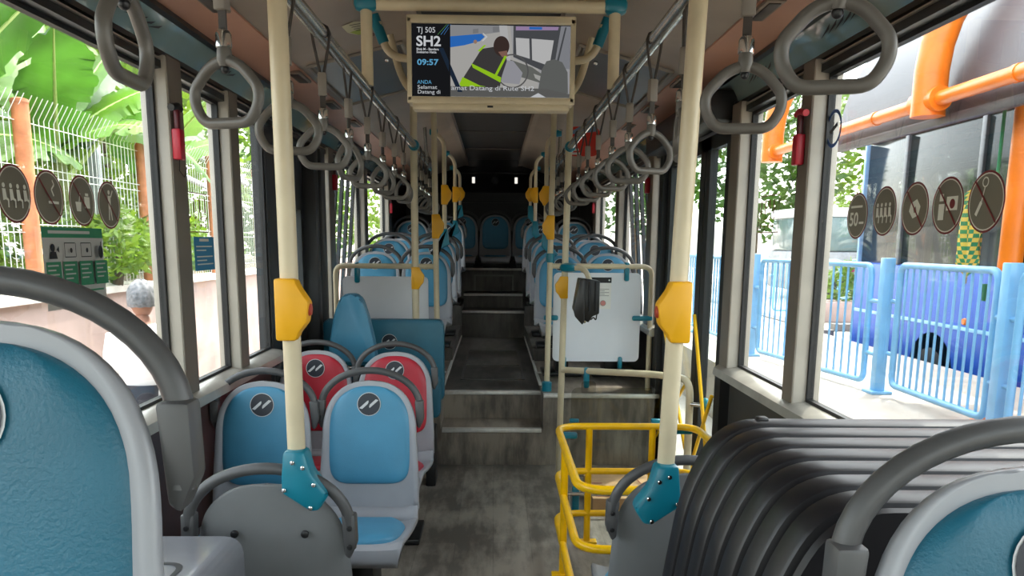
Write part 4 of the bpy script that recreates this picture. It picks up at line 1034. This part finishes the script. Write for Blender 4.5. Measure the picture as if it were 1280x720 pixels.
for k, (x, y, h, r, mi) in enumerate(((-7.2, 8.5, 2.0, (1.6, 2.0, 1.9), 1), (-7.5, 11.5, 2.6, (1.7, 2.2, 2.2), 0), (-7.0, 15.0, 2.4, (1.6, 2.4, 2.2), 0), (-8.0, 19.5, 3.2, (2.4, 3.0, 2.8), 0), (-6.2, 24.0, 2.6, (2.0, 3.0, 2.6), 1), (-8.5, 13.5, 4.2, (2.0, 2.5, 1.8), 0), (-9.0, 6.0, 3.4, (2.0, 2.6, 2.6), 2), (-5.0, 30.0, 2.6, (2.6, 2.6, 2.8), 0))):
    tree('leafy_tree', x, y, .9, h, r, 2400, .16, FOL[mi], 'leafy green tree behind the street fence, %s of the row from the camera side' % (ORD[k] if k else 'first'), G_T)
for k, (x, y, h, r) in enumerate(((-3.98, 8.6, .42, (.30, .8, .36)), (-3.98, 10.2, .45, (.30, .75, .42)), (-4.55, 8.0, .6, (.35, .7, .5)), (-4.55, 10.8, .7, (.4, .9, .6)), (-4.6, 13.2, .6, (.4, 1.0, .6)))):
    tree('leafy_shrub', x, y, 1.025 if x > -4.2 else .9, h, r, 1100, .055, FOL[0], ('bright green shrub on the street wall ledge, nearer one', 'bright green shrub on the street wall ledge, farther one', 'green shrub behind the mesh fence, nearest', 'green shrub behind the mesh fence, middle', 'green shrub behind the mesh fence, farthest')[k], 'shrubs at the street fence')
t = thing('steel_footbridge', 'grey steel ramp frame rising behind the fence beyond the second left window', 'ramp', (-5.4, 14, .9))
M_galv = mat('galvanised_steel', (186, 190, 196), .4, .3)
MB().box(-5.45, -5.33, 11.2, 11.32, .9, 3.3).box(-5.45, -5.33, 14.2, 14.32, .9, 2.9).box(-5.45, -5.33, 17.2, 17.32, .9, 2.6).build('column', M_galv, t)
MB().tube([(-5.39, 10.5, 3.5), (-5.39, 18, 2.7)], .06, 8).tube([(-5.39, 10.5, 3.0), (-5.39, 18, 2.2)], .05, 8).build('beam', M_galv, t)
MB().tube([(-5.39, 11.2, 3.3), (-5.39, 14.2, 2.65)], .035, 8).tube([(-5.39, 11.5, 2.9), (-5.39, 14.2, 3.1)], .03, 8).build('brace', M_galv, t)

# ------------------------------------------------------------------ pedestrian outside the left window
M_skin = mat('skin', (170, 120, 96), .55, var=.04); M_hair = mat('grey_hair', (128, 128, 130), .6, var=.25, scale=40, bump=.6, bscale=90)
M_shirt = mat('white_shirt', (232, 230, 226), .75, var=.03); M_trou = mat('dark_trousers', (52, 52, 60), .8)
px_, py_, pz_ = -2.39, 5.47, -.35
pt = thing('person', 'grey-haired person in a white shirt with an orange stripe outside the left window', 'person', (px_, py_, pz_))
def skin_body(pts, edges, radii, name, m, parent):
    me = bpy.data.meshes.new(name); me.from_pydata([Vector(p) for p in pts], edges, []); o = bpy.data.objects.new(name, me); C.objects.link(o); o.parent = parent
    sk = o.modifiers.new('skin', 'SKIN'); lay = me.skin_vertices[0].data
    for i, r in enumerate(radii): lay[i].radius = (r, r) if not isinstance(r, tuple) else r; lay[i].use_root = i == 0
    su = o.modifiers.new('sub', 'SUBSURF'); su.levels = 2; su.render_levels = 2; sk.use_smooth_shade = True
    me.materials.append(m); return o
B_ = [(0, 0, .80), (0, 0, .95), (0, .0, 1.12), (0, .0, 1.22), (0, 0, 1.29), (0, .02, 1.36),
      (.17, 0, 1.19), (.21, .02, .96), (.20, .12, .78), (.20, .16, .70), (-.17, 0, 1.19), (-.22, -.02, .96), (-.21, .08, .76), (-.21, .12, .68),
      (.09, 0, .74), (.10, .06, .42), (.10, .0, .09), (.10, .12, .04), (-.09, 0, .74), (-.10, -.06, .42), (-.10, -.14, .10), (-.10, -.02, .04)]
E_ = [(0, 1), (1, 2), (2, 3), (3, 4), (4, 5), (3, 6), (6, 7), (7, 8), (8, 9), (3, 10), (10, 11), (11, 12), (12, 13), (0, 14), (14, 15), (15, 16), (16, 17), (0, 18), (18, 19), (19, 20), (20, 21)]
Rr = [(.14, .10), (.13, .10), (.15, .10), (.12, .08), .055, .055, .055, .042, .033, .03, .055, .042, .033, .03, .085, .06, .04, .04, .085, .06, .04, .04]
skin_body(B_, E_, Rr, 'body', M_skin, pt)
hd = MB()
def headf(u, v):
    th, ph = 2 * PI * u, PI * v
    x, y, z = math.sin(ph) * math.cos(th) * .075, math.sin(ph) * math.sin(th) * .092, math.cos(ph) * .115
    if y > 0: y *= 1 - .10 * (z < -.02) ; x *= 1 - .15 * max(0, -z / .115)
    if y > .05 and -.035 < z < .02 and abs(x) < .018: y += .022 * (1 - abs(x) / .018)
    return (px_ + x, py_ + .03 + y, pz_ + 1.44 + z)
hd.grid(headf, 24, 19, closeu=True)
for s in (-1, 1): hd.ball((px_ + s * .074, py_ + .02, pz_ + 1.44), .028, 10, (.35, .7, 1))
ho = hd.build('head', M_skin, pt)
MB().ball((px_ + .03, py_ + .115, pz_ + 1.465), .012, 10).ball((px_ - .03, py_ + .115, pz_ + 1.465), .012, 10).box(px_ - .02, px_ + .02, py_ + .108, py_ + .118, pz_ + 1.385, pz_ + 1.392, .002).build('face_features', mat('face_dark', (60, 36, 32), .5), ho)
hm = MB()
def hairf(u, v):
    th, ph = 2 * PI * u, PI * .62 * v
    k = 1.14 + .05 * math.sin(9 * th) * math.sin(7 * ph)
    cut = 1 if math.sin(th) < .35 else .62
    ph *= cut
    return (px_ + math.sin(ph) * math.cos(th) * .080 * k, py_ + .022 + math.sin(ph) * math.sin(th) * .095 * k, pz_ + 1.45 + math.cos(ph) * .118 * k)
hm.grid(hairf, 40, 14, closeu=True); hm.build('hair', M_hair, pt)
def tube_body(name, secs, m, closed=True):
    g = MB()
    g.grid(lambda u, v: (lambda s: (px_ + s[0] + s[3] * math.cos(2 * PI * u), py_ + s[1] + s[4] * math.sin(2 * PI * u), pz_ + s[2]))(secs[int(round(v * (len(secs) - 1)))]), 24, len(secs), closeu=True)
    return g
sh = tube_body('shirt', [(0, 0, .70, .175, .13), (0, 0, .85, .165, .125), (0, 0, 1.0, .175, .13), (0, 0, 1.12, .19, .13), (0, 0, 1.20, .205, .12), (0, 0, 1.25, .15, .10), (0, .01, 1.285, .075, .075)], M_shirt)
for s in (-1, 1): sh.tube([(px_ + s * .17, py_, pz_ + 1.20), (px_ + s * .205, py_ + .0, pz_ + 1.08), (px_ + s * .215, py_ + .0, pz_ + .95)], [.075, .068, .062], 14)
so = sh.build('shirt', M_shirt, pt)
MB().tube([(px_ + .203, py_ + .055, pz_ + 1.225), (px_ + .10, py_ - .135, pz_ + 1.12), (px_ + .15, py_ - .115, pz_ + .9)], .010, 8).build('stripe', mat('shirt_orange', (226, 150, 60), .7), so)
tr = MB()
for s, a in ((1, .06), (-1, -.06)): tr.tube([(px_ + s * .085, py_, pz_ + .80), (px_ + s * .10, py_ + a, pz_ + .42), (px_ + s * .10, py_ + a - .07, pz_ + .10)], [.115, .085, .07], 14)
tr.tube([(px_, py_, pz_ + .88), (px_, py_, pz_ + .72)], [.15, .15], 16)
tr.build('trousers', M_trou, pt)
for s, a in ((1, .07), (-1, -.07)): MB().box(px_ + s * .10 - .045, px_ + s * .10 + .045, py_ + a - .13, py_ + a + .13, pz_, pz_ + .08, .03).build('shoe', M_black, pt)

# ------------------------------------------------------------------ right: station railings
M_rail = mat('railing_light_blue', (128, 186, 226), .35, var=.05); G_R = 'light blue station railing panels'
def railing(a, b, z0, z1, label, nbar=12):
    t = thing('platform_railing', label, 'railing', (a[0], a[1], z0 - .08), G_R)
    A, B_ = Vector((a[0], a[1], 0)), Vector((b[0], b[1], 0))
    P = lambda k, z: A.lerp(B_, k) + Vector((0, 0, z))
    MB().tube(fillet([P(0, z0), P(1, z0), P(1, z1), P(0, z1)], .08, 6, True), .026, 10, closed=True).build('frame', M_rail, t)
    for i in range(nbar):
        k = (i + 1) / (nbar + 1); MB().tube([P(k, z0), P(k, z1)], .0105, 8).build('bar', M_rail, t)
    for z in (z0 + .25, z1 - .3): MB().tube([P(0, z), P(-.08, z)], .018, 8).tube([P(1, z), P(1.08, z)], .018, 8).build('lug', M_rail, t)
def rpost(x, y, z1, label):
    t = thing('railing_post', label, 'post', (x, y, .26), 'light blue railing posts')
    MB().box(x - .045, x + .045, y - .045, y + .045, .26, z1, .008).build('shaft', M_rail, t); MB().box(x - .09, x + .09, y - .09, y + .09, .26, .285, .004).build('base_plate', M_rail, t)
railing((3.3, 6.48), (3.3, 5.2), .36, 1.345, 'light blue railing panel in the middle of the big right window')
railing((2.92, 8.75), (3.22, 6.82), .34, 1.335, 'light blue railing panel behind the nearest right window pillar', 16)
railing((3.3, 4.95), (3.3, 3.6), .36, 1.345, 'light blue railing panel at the right edge beside the orange pillar', 12)
railing((2.9, 11.2), (2.9, 9.1), .34, 1.335, 'light blue railing panel seen past the right door', 16)
railing((2.9, 13.7), (2.9, 11.5), .34, 1.335, 'light blue railing panel farthest along the platform edge', 16)
for k, (x, y) in enumerate(((3.27, 6.65), (2.9, 8.93), (3.3, 5.07), (2.9, 11.35))):
    rpost(x, y, 1.40, 'light blue square railing post on the platform, ' + ('left of the middle panel', 'seen behind the wide pillar by the door', 'beside the orange pillar', 'seen past the door')[k])
G_R = 'far light blue railings across the plaza'
for k, x in enumerate((5.6, 7.1, 8.6)):
    railing((x, 16.0), (x + 1.3, 16.0), .2, 1.2, 'far light blue railing across the plaza, %s from the left' % ORD[k].replace('nearest', 'first'), 10)
M_or = mat('orange_pipe_paint', (240, 124, 22), .35, var=.06, scale=5)
t = thing('orange_pillar', 'thick orange pillar on the platform behind the railing at the right edge', 'pillar', (3.52, 5.45, .26))
MB().tube([(3.52, 5.45, .26), (3.52, 5.45, 2.45)], .075, 18).build('shaft', M_or, t); MB().lathe([(.14, 0), (.14, .02), (.08, .03)], (3.52, 5.45, .26), 16).build('base', M_or, t)
def elbow(y, label):
    t = thing('orange_roof_rib', label, 'roof rib', (3.1, y, 2.41), 'orange roof ribs')
    MB().tube([(3.1, y, 2.41), (3.1, y, 2.72), (3.12, y, 2.90), (3.17, y, 3.08), (3.27, y, 3.28), (3.42, y, 3.48), (3.62, y, 3.66), (3.9, y, 3.82), (4.4, y, 3.95), (5.2, y, 4.0)], .115, 16).build('rib', M_or, t)
    MB().tube([(3.1, y - .16, 2.515), (3.1, y + .16, 2.515)], .085, 14).build('sleeve', M_or, t)
elbow(5.92, 'curved orange tube rib over the shelter roof in the big right window'); elbow(9.2, 'curved orange tube rib seen in the narrow right window by the red hammer')
t = thing('orange_roof_pipe', 'long orange pipe along the lower edge of the curved shelter roof', 'pipe', (3.1, 5, 2.515))
MB().tube([(3.1, 1.5, 2.515), (3.1, 9.6, 2.515)], .05, 14).build('pipe', M_or, t)
for y in (4.9, 6.7, 8.1): MB().tube([(3.1, y, 2.515), (3.1, y + .05, 2.515)], .056, 14).build('coupling', M_or, t)
t = thing('shelter_roof', 'dark grey curved shelter roof outside the big right window', 'roof', (3.3, 4.5, 2.42))
M_can = mat('shelter_grey_sheet', (60, 57, 62), .4, 0, var=.08, scale=1.2)
arc = [(3.22 + 1.9 * (1 - math.cos(a)), 2.40 + 1.65 * math.sin(a)) for a in [R(q) for q in range(0, 91, 5)]]
m = MB(); sec = arc + [(a + .03, b - .03) for a, b in arc[::-1]]; m.prism(sec, 1.5, 7.75, 'y'); m.build('sheet', M_can, t, smooth=30)
MB().box(3.20, 3.27, 1.5, 7.75, 2.36, 2.42, .01).build('edge_beam', mat('shelter_edge', (70, 66, 70), .5), t)
for y in (4.95, 2.2):
    MB().tube([(a - .012, y, b) for a, b in arc], .025, 8).build('seam', mat('seam_white', (222, 218, 206), .6), t)
t = thing('hanging_cloth', 'green and yellow checked pointed cloth hanging beside the orange pillar', 'banner', (3.46, 5.75, 1.4))
m = MB(); mg = mat('cloth_green', (52, 132, 90), .8, var=.05); my = mat('cloth_yellow', (226, 190, 84), .8, var=.05); g = 12
outline = lambda v: .02 + .16 * (math.sin(PI * min(1, v * 1.35)) if v < .42 else math.cos((v - .42) / .58 * PI / 2) * .98)
for j in range(g * 2):
    for i in range(g):
        v0, v1 = j / (g * 2), (j + 1) / (g * 2); w0, w1 = outline(v0), outline(v1); a0, a1 = i / g * 2 - 1, (i + 1) / g * 2 - 1
        q = lambda a, w, v: (3.46 + .03 * math.sin(6 * a * w * 8), 5.85 + a * w, 1.95 - .72 * v)
        m.use(mg if (i + j) % 2 else my).add([q(a0, w0, v0), q(a1, w0, v0), q(a1, w1, v1), q(a0, w1, v1)], [(0, 1, 2, 3)])
m.build('cloth', None, t); MB().tube([(3.46, 5.6, 3.19), (3.46, 5.6, 1.93)], .012, 8).build('cord', mg, t); MB().tube([(3.46, 5.6, 1.24), (3.46, 5.6, 1.12)], [.022, .016], 8).build('tassel', mg, t)

# ------------------------------------------------------------------ the bus standing behind the platform
t = thing('parked_bus', 'blue bus with dark tall windows parked behind the station railings', 'bus', (6.4, 7.2, -.35))
M_bb = mat('bus_blue', (20, 80, 176), .4, var=.06, spec=.3); M_bg = mat('bus_glass_dark', (30, 36, 37), .06, var=.25, scale=1.5, spec=.08); M_mar = mat('bus_roof_maroon', (92, 52, 56), .35, var=.08)
MB().box(4.95, 7.3, 2.5, 11.0, -.05, 1.28, .06).build('lower_body', M_bb, t)
wn_ = MB().box(5.0, 7.25, 2.55, 10.95, 1.27, 2.82, .03).build('window_band', M_bg, t)
MB().box(4.95, 7.3, 2.5, 11.0, 2.80, 3.25, .10).build('roof', M_mar, t)
for y in (4.2, 5.6, 7.6, 8.35, 9.9): MB().box(4.965, 5.02, y - .04, y + .04, 1.27, 2.81, .008).build('window_post', mat('bus_post_grey', (92, 94, 98), .4), t)
MB().box(4.955, 5.03, 10.94, 10.99, 1.2, 2.82, .01).build('corner_post', mat('bus_corner_blue', (140, 178, 220), .35), t)
for z in (2.93, 3.0): MB().box(4.93, 4.96, 6.9, 7.6, z, z + .035, .004).build('roof_vent', M_white, t)
for y in (4.0, 8.9): MB().lathe([(.46, 0), (.46, .05), (.30, .06), (.28, -.02)], (4.95, y, .08), 28, 'x', T=None).build('wheel', M_rubber, t)
MB().box(4.94, 4.96, 2.6, 10.9, .62, .66, .004).build('trim_strip', M_rail, t)
MB().lathe([(.04, 0), (.03, -.02)], (4.95, 8.3, .72), 12, 'x').build('marker_light', M_or, t)
t = thing('distant_bus', 'pale bus far across the plaza under the trees', 'bus', (9.2, 21, -.2))
MB().box(7.6, 12.0, 20.0, 22.4, .35, 1.35, .1).build('body', mat('far_bus_grey', (150, 152, 156), .5), t); MB().box(7.65, 11.95, 20.02, 22.3, 1.34, 2.2, .08).build('windows', mat('far_glass', (96, 116, 118), .1), t); MB().box(7.6, 12.0, 20.0, 22.4, 2.18, 2.42, .08).build('roof', M_white, t)
for x in (8.6, 11.0): MB().lathe([(.45, 0), (.45, -.1), (.2, -.1)], (x, 20.05, .28), 20, 'y').build('wheel', M_rubber, t)
G_T = 'trees across the plaza'
for k, (x, y, h, r, mi) in enumerate(((8.0, 25.0, 4.0, (2.2, 2.2, 2.3), 1), (11.5, 25.0, 4.2, (2.4, 2.2, 2.4), 0), (15.0, 26.0, 4.0, (2.4, 2.2, 2.6), 1), (5.2, 30.0, 4.2, (2.2, 2.2, 2.4), 2))):
    tree('plaza_tree', x, y, .1, h, r, 2600, .17, FOL[mi], 'leafy tree across the plaza on the right, %s' % ('behind the narrow window', 'behind the far pale bus', 'behind the parked blue bus', 'far off past the door')[k], G_T)
t = thing('flower_planter', 'concrete planter of green shrubs and pink flowers across the plaza', 'planter', (6.7, 14.8, .1))
MB().box(6.0, 7.4, 14.5, 15.1, .1, .48, .03).build('trough', M_concr, t)
m = MB(); crown(m, (6.7, 14.8, .85), (.75, .35, .42), 900, .07); m.build('foliage', FOL[0], t, smooth=0)
m = MB(); crown(m, (7.0, 14.7, 1.0), (.45, .3, .3), 160, .05); m.build('flowers', leafmat('flower_pink', (226, 70, 150), .3), t, smooth=0)
t = thing('concrete_column', 'grey concrete column beyond the plaza behind the reading 50 sticker', 'column', (9.6, 19.0, .1))
MB().box(9.3, 9.9, 18.7, 19.3, .1, 5.2, .04).build('shaft', mat('column_concrete', (168, 166, 160), .8), t); MB().box(9.2, 10.0, 18.6, 19.4, .1, .3, .03).build('base', M_concr, t)
